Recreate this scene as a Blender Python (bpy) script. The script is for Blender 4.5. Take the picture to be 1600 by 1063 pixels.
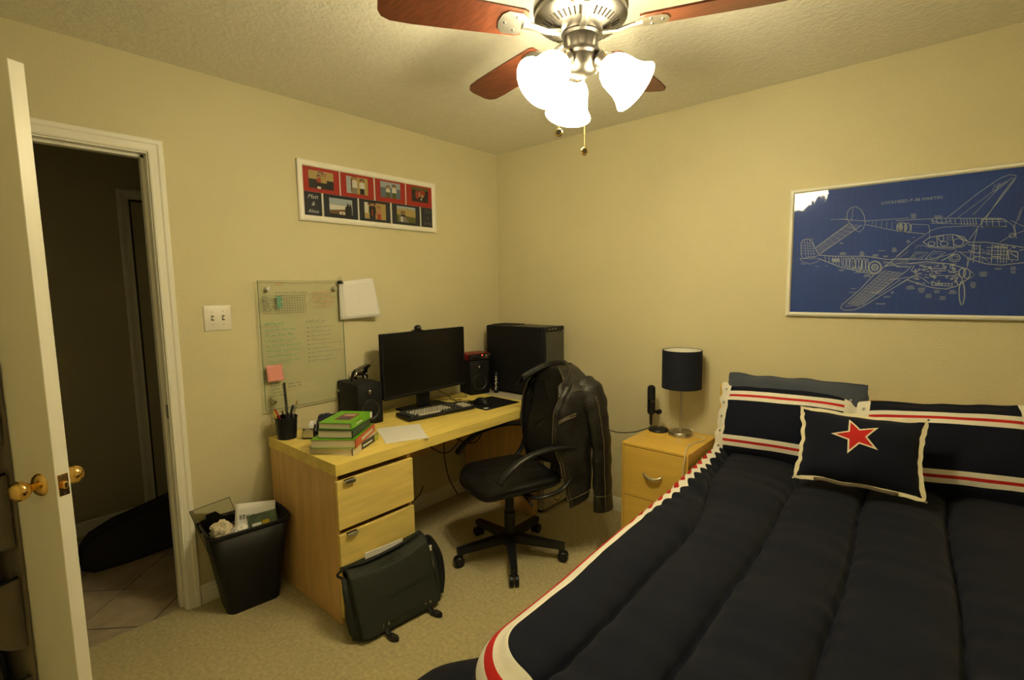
import bpy, bmesh, math, random
from mathutils import Vector, Matrix, noise
random.seed(7)
R = math.radians
PI = math.pi
for o in list(bpy.data.objects):
    bpy.data.objects.remove(o, do_unlink=True)
S = bpy.context.scene
COL = S.collection

# ------------------------------------------------------------------ camera
CAM = Vector((2.5719, -2.8051, 1.4615))
YAW, PITCH, ROLL, FPX = 2.28778, -0.10424, -0.01533, 777.24
fw = Vector((math.cos(PITCH) * math.cos(YAW), math.cos(PITCH) * math.sin(YAW), math.sin(PITCH)))
rt = Vector((math.sin(YAW), -math.cos(YAW), 0))
up = rt.cross(fw)
r2 = rt * math.cos(ROLL) + up * math.sin(ROLL)
u2 = -rt * math.sin(ROLL) + up * math.cos(ROLL)
cam_d = bpy.data.cameras.new('camera')
cam = bpy.data.objects.new('camera', cam_d)
COL.objects.link(cam)
cam.matrix_world = Matrix(((r2.x, u2.x, -fw.x, CAM.x), (r2.y, u2.y, -fw.y, CAM.y), (r2.z, u2.z, -fw.z, CAM.z), (0, 0, 0, 1)))
cam_d.sensor_width = 36
cam_d.lens = FPX * 36 / 1600
cam_d.clip_start = 0.02
S.camera = cam

# ------------------------------------------------------------------ world, exposure
W = bpy.data.worlds.new('night')
S.world = W
W.use_nodes = True
W.node_tree.nodes['Background'].inputs[0].default_value = (0.02, 0.018, 0.012, 1)
W.node_tree.nodes['Background'].inputs[1].default_value = 0.0
S.view_settings.view_transform = 'Standard'
S.view_settings.look = 'None'
S.view_settings.gamma = 1
S.view_settings.exposure = 0.0
S.view_settings.use_curve_mapping = False
LAMP_COL = (1.0, 0.865, 0.52)     # warm bulbs of the ceiling fan
SHADE_E = 64.5                    # glow of the frosted glass shades
BULB_E = 230.0                    # the bulbs inside them

# ------------------------------------------------------------------ materials
MATS = {}
def hexlin(c):
    return tuple(c)
def mat(name, col, rough=0.6, metal=0.0, spec=0.5, bump=0.0, bscale=200.0, var=0.0, vscale=8.0, stretch=None, sheen=0.0, coat=0.0):
    if name in MATS:
        return MATS[name]
    m = bpy.data.materials.new(name)
    m.use_nodes = True
    nt = m.node_tree
    b = nt.nodes['Principled BSDF']
    b.inputs['Base Color'].default_value = (*col, 1)
    b.inputs['Roughness'].default_value = rough
    b.inputs['Metallic'].default_value = metal
    b.inputs['Specular IOR Level'].default_value = spec
    if sheen:
        b.inputs['Sheen Weight'].default_value = sheen
        b.inputs['Sheen Roughness'].default_value = 0.5
    if coat:
        b.inputs['Coat Weight'].default_value = coat
        b.inputs['Coat Roughness'].default_value = 0.08
    tc = nt.nodes.new('ShaderNodeTexCoord')
    src = tc.outputs['Object']
    if stretch:
        mp = nt.nodes.new('ShaderNodeMapping')
        mp.inputs['Scale'].default_value = stretch
        nt.links.new(src, mp.inputs['Vector'])
        src = mp.outputs['Vector']
    if var:
        n = nt.nodes.new('ShaderNodeTexNoise')
        n.inputs['Scale'].default_value = vscale
        n.inputs['Detail'].default_value = 5
        nt.links.new(src, n.inputs['Vector'])
        rp = nt.nodes.new('ShaderNodeValToRGB')
        rp.color_ramp.elements[0].position = 0.3
        rp.color_ramp.elements[1].position = 0.7
        rp.color_ramp.elements[0].color = (*[c * (1 - var) for c in col], 1)
        rp.color_ramp.elements[1].color = (*[min(1, c * (1 + var)) for c in col], 1)
        nt.links.new(n.outputs['Fac'], rp.inputs['Fac'])
        nt.links.new(rp.outputs['Color'], b.inputs['Base Color'])
    if bump:
        n2 = nt.nodes.new('ShaderNodeTexNoise')
        n2.inputs['Scale'].default_value = bscale
        n2.inputs['Detail'].default_value = 4
        nt.links.new(src if not stretch else tc.outputs['Object'], n2.inputs['Vector'])
        bp = nt.nodes.new('ShaderNodeBump')
        bp.inputs['Strength'].default_value = bump
        bp.inputs['Distance'].default_value = 0.01
        nt.links.new(n2.outputs['Fac'], bp.inputs['Height'])
        nt.links.new(bp.outputs['Normal'], b.inputs['Normal'])
    MATS[name] = m
    return m

def emis(name, col, strength):
    if name in MATS:
        return MATS[name]
    m = bpy.data.materials.new(name)
    m.use_nodes = True
    b = m.node_tree.nodes['Principled BSDF']
    b.inputs['Base Color'].default_value = (*col, 1)
    b.inputs['Emission Color'].default_value = (*col, 1)
    b.inputs['Emission Strength'].default_value = strength
    MATS[name] = m
    return m

def band_mat(name, attr, bands, rough=0.85, bump=0.25, bscale=700, sheen=0.04, attr2=None, lim=None, bands2=None):
    """cloth whose woven stripes follow a mesh attribute: bands = [(upper limit, colour), ...]"""
    m = bpy.data.materials.new(name)
    m.use_nodes = True
    nt = m.node_tree
    b = nt.nodes['Principled BSDF']
    b.inputs['Roughness'].default_value = rough
    b.inputs['Specular IOR Level'].default_value = 0.12
    b.inputs['Sheen Weight'].default_value = sheen
    def chain(attr, bands):
        a = nt.nodes.new('ShaderNodeAttribute')
        a.attribute_name = attr
        prev = None
        for lim_, c in reversed(bands):
            if prev is None:
                rgb = nt.nodes.new('ShaderNodeRGB')
                rgb.outputs[0].default_value = (*c, 1)
                prev = rgb.outputs[0]
                continue
            lt = nt.nodes.new('ShaderNodeMath')
            lt.operation = 'LESS_THAN'
            nt.links.new(a.outputs['Fac'], lt.inputs[0])
            lt.inputs[1].default_value = lim_
            mx = nt.nodes.new('ShaderNodeMix')
            mx.data_type = 'RGBA'
            nt.links.new(lt.outputs[0], mx.inputs[0])
            nt.links.new(prev, mx.inputs[6])
            mx.inputs[7].default_value = (*c, 1)
            prev = mx.outputs[2]
        return prev
    out = chain(attr, bands)
    if attr2:
        o2 = chain(attr2, bands2)
        a = nt.nodes.new('ShaderNodeAttribute')
        a.attribute_name = attr
        ab = nt.nodes.new('ShaderNodeMath'); ab.operation = 'ABSOLUTE'
        nt.links.new(a.outputs['Fac'], ab.inputs[0])
        gt = nt.nodes.new('ShaderNodeMath'); gt.operation = 'GREATER_THAN'
        nt.links.new(ab.outputs[0], gt.inputs[0])
        gt.inputs[1].default_value = lim
        mx = nt.nodes.new('ShaderNodeMix'); mx.data_type = 'RGBA'
        nt.links.new(gt.outputs[0], mx.inputs[0])
        nt.links.new(o2, mx.inputs[6])
        nt.links.new(out, mx.inputs[7])
        out = mx.outputs[2]
    nt.links.new(out, b.inputs['Base Color'])
    tc = nt.nodes.new('ShaderNodeTexCoord')
    n2 = nt.nodes.new('ShaderNodeTexNoise')
    n2.inputs['Scale'].default_value = bscale
    nt.links.new(tc.outputs['Object'], n2.inputs['Vector'])
    bp = nt.nodes.new('ShaderNodeBump')
    bp.inputs['Strength'].default_value = bump
    bp.inputs['Distance'].default_value = 0.003
    nt.links.new(n2.outputs['Fac'], bp.inputs['Height'])
    nt.links.new(bp.outputs['Normal'], b.inputs['Normal'])
    MATS[name] = m
    return m

def glaze_mat(name, tint, gloss=0.04, rough=0.02, wavy=0.0):
    """clear sheet: transparent with a glossy film on top"""
    m = bpy.data.materials.new(name)
    m.use_nodes = True
    nt = m.node_tree
    nt.nodes.remove(nt.nodes['Principled BSDF'])
    out = nt.nodes['Material Output']
    tr = nt.nodes.new('ShaderNodeBsdfTransparent')
    tr.inputs[0].default_value = (*tint, 1)
    gl = nt.nodes.new('ShaderNodeBsdfGlossy')
    gl.inputs['Roughness'].default_value = rough
    fr = nt.nodes.new('ShaderNodeFresnel')
    fr.inputs[0].default_value = 1.0 + gloss * 12
    mx = nt.nodes.new('ShaderNodeMixShader')
    nt.links.new(fr.outputs[0], mx.inputs[0])
    nt.links.new(tr.outputs[0], mx.inputs[1])
    nt.links.new(gl.outputs[0], mx.inputs[2])
    nt.links.new(mx.outputs[0], out.inputs[0])
    if wavy:
        tc = nt.nodes.new('ShaderNodeTexCoord')
        mp = nt.nodes.new('ShaderNodeMapping')
        mp.inputs['Scale'].default_value = (14, 14, 3.0)
        nt.links.new(tc.outputs['Object'], mp.inputs['Vector'])
        n = nt.nodes.new('ShaderNodeTexNoise')
        n.inputs['Scale'].default_value = 1.0
        n.inputs['Detail'].default_value = 1.5
        nt.links.new(mp.outputs['Vector'], n.inputs['Vector'])
        bp = nt.nodes.new('ShaderNodeBump')
        bp.inputs['Strength'].default_value = wavy
        bp.inputs['Distance'].default_value = 0.01
        nt.links.new(n.outputs['Fac'], bp.inputs['Height'])
        nt.links.new(bp.outputs['Normal'], gl.inputs['Normal'])
        nt.links.new(bp.outputs['Normal'], fr.inputs['Normal'])
    MATS[name] = m
    return m

NAVY = (0.0054, 0.0074, 0.0185)
CREAM = (0.80, 0.77, 0.70)
RED = (0.50, 0.022, 0.022)
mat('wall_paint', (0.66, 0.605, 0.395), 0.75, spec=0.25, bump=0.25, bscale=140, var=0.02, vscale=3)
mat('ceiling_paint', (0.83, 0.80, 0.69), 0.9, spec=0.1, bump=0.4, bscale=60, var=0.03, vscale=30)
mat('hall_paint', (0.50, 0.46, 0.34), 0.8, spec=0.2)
mat('trim_white', (0.88, 0.86, 0.77), 0.35, spec=0.4)
mat('carpet', (0.62, 0.535, 0.285), 0.98, spec=0.05, bump=0.9, bscale=260, var=0.16, vscale=60, sheen=0.2)
mat('tile', (0.46, 0.37, 0.26), 0.45, var=0.22, vscale=9, spec=0.4)
mat('grout', (0.10, 0.08, 0.06), 0.9)
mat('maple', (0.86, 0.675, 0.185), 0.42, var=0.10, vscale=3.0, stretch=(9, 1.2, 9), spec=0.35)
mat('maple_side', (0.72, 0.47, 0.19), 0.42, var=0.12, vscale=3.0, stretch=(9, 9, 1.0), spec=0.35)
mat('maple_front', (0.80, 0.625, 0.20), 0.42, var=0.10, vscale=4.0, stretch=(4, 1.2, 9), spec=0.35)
mat('nightstand_wood', (0.77, 0.50, 0.095), 0.38, var=0.06, vscale=3.0, stretch=(1.2, 9, 9), spec=0.35)
mat('dark_gap', (0.02, 0.015, 0.01), 0.9)
mat('black_plastic', (0.0075, 0.0085, 0.012), 0.40, spec=0.35)
mat('black_matte', (0.006, 0.007, 0.010), 0.6, spec=0.22)
mat('black_bin', (0.006, 0.007, 0.010), 0.48, spec=0.3, bump=0.1, bscale=400)
mat('black_leather', (0.006, 0.0065, 0.009), 0.38, spec=0.4, bump=0.25, bscale=180)
mat('jacket_leather', (0.012, 0.0115, 0.0115), 0.42, spec=0.42, bump=0.35, bscale=90, var=0.6, vscale=14)
mat('seam_thread', (0.13, 0.10, 0.06), 0.7)
mat('screen', (0.006, 0.006, 0.006), 0.28, spec=0.3)
mat('brushed_metal', (0.62, 0.60, 0.55), 0.32, metal=1.0)
mat('chrome', (0.75, 0.74, 0.72), 0.08, metal=1.0)
mat('dark_chrome', (0.20, 0.19, 0.19), 0.10, metal=1.0)
mat('brass', (0.83, 0.56, 0.18), 0.14, metal=1.0)
mat('pewter', (0.20, 0.185, 0.17), 0.34, metal=1.0)
mat('blade_wood', (0.105, 0.030, 0.014), 0.35, var=0.35, vscale=5, stretch=(2, 22, 22), spec=0.4)
mat('paper', (0.80, 0.79, 0.78), 0.85, spec=0.1)
mat('page_edge', (0.72, 0.64, 0.50), 0.9, bump=0.4, bscale=900)
mat('ink', (0.03, 0.03, 0.035), 0.8)
mat('grey_case', (0.055, 0.053, 0.046), 0.45, bump=0.1, bscale=600)
mat('cabinet_cream', (0.52, 0.49, 0.40), 0.6)
mat('key_beige', (0.50, 0.475, 0.40), 0.55)
mat('key_grey', (0.055, 0.055, 0.055), 0.55)
mat('cloth_navy', NAVY, 0.9, sheen=0.04, bump=0.25, bscale=700, spec=0.15)
mat('cloth_cream', (0.78, 0.72, 0.54), 0.9, bump=0.25, bscale=600, spec=0.15)
mat('cloth_red', RED, 0.85, bump=0.25, bscale=600, spec=0.15)
mat('pillow_grey', (0.058, 0.070, 0.105), 0.92, bump=0.3, bscale=500, sheen=0.2, spec=0.15)
mat('shade_navy', (0.010, 0.013, 0.026), 0.85, bump=0.2, bscale=900, spec=0.2)
mat('shade_white', (0.80, 0.79, 0.74), 0.8)
mat('bag_canvas', (0.0125, 0.0165, 0.0135), 0.62, bump=0.3, bscale=500, spec=0.4)
mat('organizer_cloth', (0.125, 0.10, 0.072), 0.45, bump=0.2, bscale=300, spec=0.45, sheen=0.3)
mat('shoe_dark', (0.012, 0.010, 0.010), 0.35)
mat('guitar_case', (0.006, 0.0055, 0.005), 0.75)
mat('grey_nylon', (0.13, 0.125, 0.12), 0.7)
mat('cord_black', (0.008, 0.008, 0.008), 0.5)
mat('cord_white', (0.72, 0.68, 0.60), 0.5)

# ------------------------------------------------------------------ object helpers
def tag(o, label=None, cat=None, group=None, kind=None):
    if label: o['label'] = label
    if cat: o['category'] = cat
    if group: o['group'] = group
    if kind: o['kind'] = kind
    return o

def thing(name, label, cat, loc=(0, 0, 0), rz=0.0, group=None):
    o = bpy.data.objects.new(name, None)
    COL.objects.link(o)
    o.empty_display_size = 0.05
    o.location = loc
    o.rotation_euler = (0, 0, rz)
    return tag(o, label, cat, group)

def root_matrix(o):
    m = Matrix.Translation(o.location) @ o.rotation_euler.to_matrix().to_4x4()
    return m if o.parent is None else root_matrix(o.parent) @ m

class MB:
    def __init__(s):
        s.v = []; s.f = []; s.m = []; s.attr = {}
    def add(s, vs, fs, mi=0, M=None):
        b = len(s.v)
        for p in vs:
            p = Vector(p)
            s.v.append(M @ p if M is not None else p)
        for f in fs:
            s.f.append([b + i for i in f]); s.m.append(mi)
        return s
    def box(s, x0, x1, y0, y1, z0, z1, bevel=0.0, mi=0, M=None, seg=1):
        bm = bmesh.new()
        bmesh.ops.create_cube(bm, size=1)
        for v in bm.verts:
            v.co = Vector(((x0 + x1) / 2 + v.co.x * (x1 - x0), (y0 + y1) / 2 + v.co.y * (y1 - y0), (z0 + z1) / 2 + v.co.z * (z1 - z0)))
        if bevel:
            bevel = min(bevel, .49 * min(x1 - x0, y1 - y0, z1 - z0))
            bmesh.ops.bevel(bm, geom=bm.edges[:], offset=bevel, segments=seg, affect='EDGES', profile=.5)
        bm.verts.index_update()
        s.add([v.co.copy() for v in bm.verts], [[v.index for v in f.verts] for f in bm.faces], mi, M)
        bm.free()
        return s
    def lathe(s, prof, n=24, M=None, mi=0, cap=True):
        vs = []; fs = []
        for (r, z) in prof:
            for i in range(n):
                a = 2 * PI * i / n
                vs.append((r * math.cos(a), r * math.sin(a), z))
        for j in range(len(prof) - 1):
            for i in range(n):
                k = (i + 1) % n
                fs.append([j * n + i, j * n + k, (j + 1) * n + k, (j + 1) * n + i])
        if cap:
            if prof[0][0] > 1e-5: fs.append(list(range(n))[::-1])
            if prof[-1][0] > 1e-5: fs.append([(len(prof) - 1) * n + i for i in range(n)])
        return s.add(vs, fs, mi, M)
    def cyl(s, c, r, z0, z1, n=20, mi=0, r1=None):
        return s.lathe([(r, z0), (r if r1 is None else r1, z1)], n, Matrix.Translation((c[0], c[1], 0)), mi)
    def tube(s, pts, r, n=8, mi=0, flat=None, updir=None, M=None):
        pts = [Vector(p) for p in pts]
        rs = r if isinstance(r, (list, tuple)) else [r] * len(pts)
        vs = []; fs = []
        pu = Vector(updir) if updir else None
        for i, p in enumerate(pts):
            t = (pts[min(i + 1, len(pts) - 1)] - pts[max(i - 1, 0)]).normalized()
            if pu is None:
                pu = Vector((0, 0, 1)) if abs(t.z) < .9 else Vector((1, 0, 0))
            a = (pu - t * pu.dot(t)).normalized()
            b = t.cross(a)
            pu = a
            fl = flat if flat else 1
            for k in range(n):
                an = 2 * PI * k / n
                vs.append(p + a * (rs[i] * fl * math.cos(an)) + b * (rs[i] * math.sin(an)))
        for i in range(len(pts) - 1):
            for k in range(n):
                l = (k + 1) % n
                fs.append([i * n + k, i * n + l, (i + 1) * n + l, (i + 1) * n + k])
        fs.append(list(range(n))[::-1]); fs.append([(len(pts) - 1) * n + k for k in range(n)])
        return s.add(vs, fs, mi, M)
    def grid(s, fn, nu, nv, mi=0, M=None, attrs=None):
        vs = []; fs = []
        for i in range(nu + 1):
            for j in range(nv + 1):
                r = fn(i / nu, j / nv)
                vs.append(r[:3])
                if attrs:
                    for k, a in enumerate(attrs):
                        s.attr.setdefault(a, []).append(r[3 + k])
        for i in range(nu):
            for j in range(nv):
                a = i * (nv + 1) + j
                fs.append([a, a + nv + 1, a + nv + 2, a + 1])
        return s.add(vs, fs, mi, M)
    def poly(s, pts, h, M=None, mi=0):
        """flat polygon in xy extruded from z=0 to h"""
        n = len(pts)
        vs = [(p[0], p[1], 0) for p in pts] + [(p[0], p[1], h) for p in pts]
        fs = [list(range(n))[::-1], list(range(n, 2 * n))] + [[i, (i + 1) % n, n + (i + 1) % n, n + i] for i in range(n)]
        return s.add(vs, fs, mi, M)
    def ribbon(s, pts, w, fn, mi=0):
        """flat line of width w through 2-D points; fn maps (x, y) to a 3-D point"""
        pts = [Vector(p) for p in pts]
        L = []
        for i, p in enumerate(pts):
            t = pts[min(i + 1, len(pts) - 1)] - pts[max(i - 1, 0)]
            if t.length < 1e-9: t = Vector((1, 0))
            t.normalize()
            nn = Vector((-t.y, t.x)) * w / 2
            L += [fn(*(p + nn)), fn(*(p - nn))]
        return s.add(L, [[2 * i, 2 * i + 1, 2 * i + 3, 2 * i + 2] for i in range(len(pts) - 1)], mi)
    def build(s, name, mats, parent=None, smooth=False, world=False, solid=0.0, sub=0, loc=None):
        me = bpy.data.meshes.new(name)
        vs = s.v
        if world and parent is not None:
            inv = root_matrix(parent).inverted()
            vs = [inv @ p for p in vs]
        if loc is not None:
            lv = Vector(loc)
            vs = [p - lv for p in vs]
        me.from_pydata([tuple(p) for p in vs], [], s.f)
        for m_ in (mats if isinstance(mats, (list, tuple)) else [mats]):
            me.materials.append(MATS[m_])
        me.polygons.foreach_set('material_index', s.m)
        if smooth:
            me.polygons.foreach_set('use_smooth', [True] * len(s.f))
            if smooth is not True:
                me.set_sharp_from_angle(angle=R(smooth))
        for k, a in s.attr.items():
            at = me.attributes.new(k, 'FLOAT', 'POINT')
            at.data.foreach_set('value', a)
        me.validate()
        o = bpy.data.objects.new(name, me)
        COL.objects.link(o)
        if loc is not None: o.location = loc
        if parent is not None: o.parent = parent
        if solid:
            md = o.modifiers.new('thickness', 'SOLIDIFY'); md.thickness = solid; md.offset = 0
        if sub:
            md = o.modifiers.new('smooth', 'SUBSURF'); md.levels = sub; md.render_levels = sub
        return o

def recalc(o):
    bm = bmesh.new(); bm.from_mesh(o.data)
    bmesh.ops.recalc_face_normals(bm, faces=bm.faces[:])
    bm.to_mesh(o.data); bm.free()
    return o

def struct(o):
    o['kind'] = 'structure'
    return o

def curve_pts(keys, n):
    """Catmull-Rom through 3-D keys"""
    k = [Vector(p) for p in keys]
    k = [k[0] * 2 - k[1]] + k + [k[-1] * 2 - k[-2]]
    out = []
    for i in range(1, len(k) - 2):
        for j in range(n):
            t = j / n
            a, b, c, d = k[i - 1], k[i], k[i + 1], k[i + 2]
            out.append(0.5 * ((2 * b) + (c - a) * t + (2 * a - 5 * b + 4 * c - d) * t * t + (3 * b - a - 3 * c + d) * t ** 3))
    out.append(k[-2])
    return out

def lerp_keys(keys, x):
    if x <= keys[0][0]: return keys[0][1:]
    for a, b in zip(keys, keys[1:]):
        if x <= b[0]:
            t = (x - a[0]) / (b[0] - a[0]); t = t * t * (3 - 2 * t)
            return [p + (q - p) * t for p, q in zip(a[1:], b[1:])]
    return keys[-1][1:]

def text_obj(name, body, size, M, material, parent=None, shear=0.0, align='LEFT', world=True, bold=0.0):
    cu = bpy.data.curves.new(name, 'FONT')
    cu.body = body; cu.size = size; cu.shear = shear; cu.align_x = align
    cu.resolution_u = 2
    cu.offset = bold
    tmp = bpy.data.objects.new(name, cu)
    COL.objects.link(tmp)
    dg = bpy.context.evaluated_depsgraph_get()
    me = bpy.data.meshes.new_from_object(tmp.evaluated_get(dg))
    bpy.data.objects.remove(tmp, do_unlink=True)
    if parent is not None and world:
        M = root_matrix(parent).inverted() @ M
    me.transform(M)
    me.materials.clear()
    me.materials.append(MATS[material])
    o = bpy.data.objects.new(name, me)
    COL.objects.link(o)
    if parent is not None: o.parent = parent
    return o

def basis(o, x, y, z):
    x, y, z = Vector(x), Vector(y), Vector(z)
    return Matrix(((x.x, y.x, z.x, o[0]), (x.y, y.y, z.y, o[1]), (x.z, y.z, z.z, o[2]), (0, 0, 0, 1)))

# ------------------------------------------------------------------ room shell
RX, RY, RZ = 3.35, -3.13, 2.44
D0, D1, DH = -3.05, -2.178, 2.048           # door opening
HX = -1.31                                   # far wall of the hall
struct(MB().box(-0.035, RX, RY, 0, -0.1, 0).build('floor', 'carpet'))
struct(MB().box(-0.12, RX + .1, RY - .1, 0.1, RZ, RZ + .1).build('ceiling', 'ceiling_paint'))
wl = MB().box(-0.12, 0, D1 + .02, 0.1, -0.1, RZ).box(-0.12, 0, RY - .1, D0 - .02, -0.1, RZ).box(-0.12, 0, D0 - .02, D1 + .02, DH + .02, RZ)
struct(wl.build('wall_left', 'wall_paint'))
struct(MB().box(0, RX + .1, 0, 0.1, -0.1, RZ).build('wall_back', 'wall_paint'))
struct(MB().box(RX, RX + .1, RY - .1, 0, -0.1, RZ).build('wall_right', 'wall_paint'))
struct(MB().box(0, RX, RY - .1, RY, -0.1, RZ).build('wall_front', 'wall_paint'))
# baseboards: flat board with a stepped, sloping cap
def baseboard(name, p0, p1, nrm):
    p0, p1, n = Vector(p0), Vector(p1), Vector(nrm)
    prof = [(0, 0), (.013, 0), (.013, .045), (.011, .048), (.013, .052), (.011, .068), (.007, .074), (.010, .078), (.005, .09), (0, .09)]
    vs = []
    for p in (p0, p1):
        for a, z in prof: vs.append(p + n * a + Vector((0, 0, z)))
    k = len(prof)
    fs = [[i, (i + 1) % k, k + (i + 1) % k, k + i] for i in range(k)] + [list(range(k)), list(range(k, 2 * k))[::-1]]
    return struct(recalc(MB().add(vs, fs).build(name, 'trim_white')))
baseboard('baseboard_left', (0, D1 + .062, 0), (0, 0, 0), (1, 0, 0))
baseboard('baseboard_back', (0.013, 0, 0), (RX, 0, 0), (0, -1, 0))
baseboard('baseboard_right', (RX, -.013, 0), (RX, RY, 0), (-1, 0, 0))
baseboard('baseboard_front', (RX - .013, RY, 0), (0.02, RY, 0), (0, 1, 0))
# door casing: mitred profile around the opening, jambs and stop
def casing(name, x, sx, ya, yb, zt, width=.058):
    prof = [(0, 0), (0, .010), (.006, .012), (.010, .010), (.030, .012), (.036, .016), (.050, .017), (.054, .013), (width, .012), (width, 0)]
    vs = []
    for w, t in prof: vs.append((x + sx * t, yb + w, 0))
    for w, t in prof: vs.append((x + sx * t, yb + w, zt + w))
    for w, t in prof: vs.append((x + sx * t, ya - w, zt + w))
    for w, t in prof: vs.append((x + sx * t, ya - w, 0))
    k = len(prof); fs = []
    for s_ in range(3):
        for i in range(k - 1):
            fs.append([s_ * k + i, s_ * k + i + 1, (s_ + 1) * k + i + 1, (s_ + 1) * k + i])
    fs += [list(range(k)), list(range(3 * k, 4 * k))]
    return struct(recalc(MB().add(vs, fs).build(name, 'trim_white')))
casing('trim_1', 0, 1, D0 - .006, D1 + .006, DH + .006, width=.053)
casing('trim_2', -.12, -1, D0 - .006, D1 + .006, DH + .006)
jb = MB().box(-.12, 0, D1, D1 + .02, 0, DH + .02).box(-.12, 0, D0 - .02, D0, 0, DH + .02).box(-.12, 0, D0, D1, DH, DH + .02)
jb.box(-.075, -.040, D1 - .011, D1, 0, DH).box(-.075, -.040, D0, D0 + .011, 0, DH).box(-.075, -.040, D0, D1, DH - .011, DH)
jamb = struct(jb.build('trim_3', 'trim_white'))
MB().box(-.034, -.006, D1 - .002, D1 + .001, .905, .968, bevel=.001).build('strike_plate', 'pewter', jamb)

# hall beyond the doorway
hf = struct(MB().box(HX, -0.035, -4.2, -0.6, -0.1, -0.006).build('floor_hall', 'grout'))
def clip(poly, axis, lim, keep_less):
    out = []
    for a, b in zip(poly, poly[1:] + poly[:1]):
        ia = (a[axis] <= lim) == keep_less; ib = (b[axis] <= lim) == keep_less
        if ia: out.append(a)
        if ia != ib:
            t = (lim - a[axis]) / (b[axis] - a[axis])
            out.append((a[0] + t * (b[0] - a[0]), a[1] + t * (b[1] - a[1])))
    return out
for i in range(-9, 10):
    for j in range(-9, 10):
        u0, u1 = 1.892 + i * .427 + .006, 1.892 + (i + 1) * .427 - .006     # u = x - y
        w0, w1 = -2.757 + j * .425 + .006, -2.757 + (j + 1) * .425 - .006   # w = x + y
        P = [((u + w) / 2, (w - u) / 2) for u, w in ((u0, w0), (u1, w0), (u1, w1), (u0, w1))]
        for ax, lim, kl in ((0, -.037, True), (0, HX, False), (1, -1.0, True), (1, -3.6, False)):
            if len(P) > 2: P = clip(P, ax, lim, kl)
        if len(P) < 3: continue
        ar = abs(sum(a[0] * b[1] - a[1] * b[0] for a, b in zip(P, P[1:] + P[:1]))) / 2
        if ar < 1e-4: continue
        if sum(a[0] * b[1] - a[1] * b[0] for a, b in zip(P, P[1:] + P[:1])) < 0: P = P[::-1]
        MB().poly(P, .006, Matrix.Translation((0, 0, -.006))).build('tile', 'tile', hf)
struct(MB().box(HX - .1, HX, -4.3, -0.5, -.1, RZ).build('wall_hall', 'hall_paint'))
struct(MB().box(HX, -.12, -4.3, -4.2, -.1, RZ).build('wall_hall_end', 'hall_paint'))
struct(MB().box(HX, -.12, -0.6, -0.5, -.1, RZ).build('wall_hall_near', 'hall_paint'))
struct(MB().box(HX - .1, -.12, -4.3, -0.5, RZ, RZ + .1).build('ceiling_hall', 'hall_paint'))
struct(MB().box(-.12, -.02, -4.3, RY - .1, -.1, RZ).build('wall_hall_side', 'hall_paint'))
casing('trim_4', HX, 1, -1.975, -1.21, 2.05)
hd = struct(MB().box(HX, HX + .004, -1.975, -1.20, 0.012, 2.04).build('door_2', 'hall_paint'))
MB().box(HX + .004, HX + .009, -1.972, -1.965, .01, 2.04).box(HX + .004, HX + .009, -1.97, -1.21, 2.035, 2.045).build('door_gap', 'dark_gap', hd)
baseb = MB().box(HX, HX + .012, -4.2, -2.04, 0, .09, bevel=.003).build('baseboard_hall', 'trim_white'); struct(baseb)

# ------------------------------------------------------------------ the open door
DW, DT = 0.865, 0.035
pin = Vector((0.012, -3.005, 0)); dend = Vector((0.800, -2.640, 0))
dang = math.atan2(dend.y - pin.y, dend.x - pin.x)
door = MB()
door.box(0, DW, 0, DT, 0.012, 2.044, bevel=.0015)
dr = struct(door.build('door_1', 'trim_white'))
dr.location = pin; dr.rotation_euler = (0, 0, dang)
for sgn in (-1, 1):
    y = 0 if sgn < 0 else DT
    M = basis((DW - .062, y, .948), (1, 0, 0), (0, 0, sgn), (0, sgn, 0)) if sgn < 0 else basis((DW - .062, y, .948), (1, 0, 0), (0, 0, -1), (0, 1, 0))
    k = MB().lathe([(.0, .066), (.012, .0655), (.022, .060), (.0275, .048), (.025, .036), (.017, .028), (.0105, .022), (.0105, .008)], 24, M, cap=False)
    kn = k.build('knob', 'brass', dr, smooth=True)
    MB().lathe([(.0105, .012), (.020, .010), (.029, .006), (.032, 0)], 24, M, cap=False).build('rosette', 'brass', kn, smooth=True)
lp = MB().box(DW, DW + .0015, .005, .030, .918, .978, bevel=.0005).build('latch_plate', 'brass', dr)
MB().box(DW + .001, DW + .011, .011, .024, .938, .958, bevel=.003).build('latch_bolt', 'brass', lp)
for z in (.925, .971):
    MB().lathe([(.0035, 0), (.003, .001)], 10, basis((DW + .0015, .0175, z), (0, 1, 0), (0, 0, 1), (1, 0, 0))).build('screw', 'pewter', lp)
for z in (.25, 1.05, 1.85):
    MB().cyl((-.006, -.004), .006, z - .045, z + .045, 10).build('hinge', 'brass', dr)

# ------------------------------------------------------------------ desk
DX0, DX1, DY0, DY1, DZ = .02, .67, -1.769, -.369, .73
desk = thing('desk', 'long maple veneer desk with a drawer pedestal along the left wall', 'desk', (.345, -1.07, 0))
def B(t, name, m, *boxes, bevel=.0015, parent=None, smooth=False):
    b = MB()
    for bx in boxes: b.box(*bx, bevel=bevel)
    return b.build(name, m, parent or t, world=True, smooth=smooth)
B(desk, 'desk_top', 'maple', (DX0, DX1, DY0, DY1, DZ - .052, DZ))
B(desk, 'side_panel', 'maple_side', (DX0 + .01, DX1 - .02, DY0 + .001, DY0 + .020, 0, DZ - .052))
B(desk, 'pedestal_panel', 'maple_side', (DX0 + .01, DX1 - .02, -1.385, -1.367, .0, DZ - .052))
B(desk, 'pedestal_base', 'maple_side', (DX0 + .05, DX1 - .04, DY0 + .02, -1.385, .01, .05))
B(desk, 'pedestal_back', 'maple_side', (DX0 + .01, DX0 + .02, DY0 + .02, -1.385, .01, DZ - .052))
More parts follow.
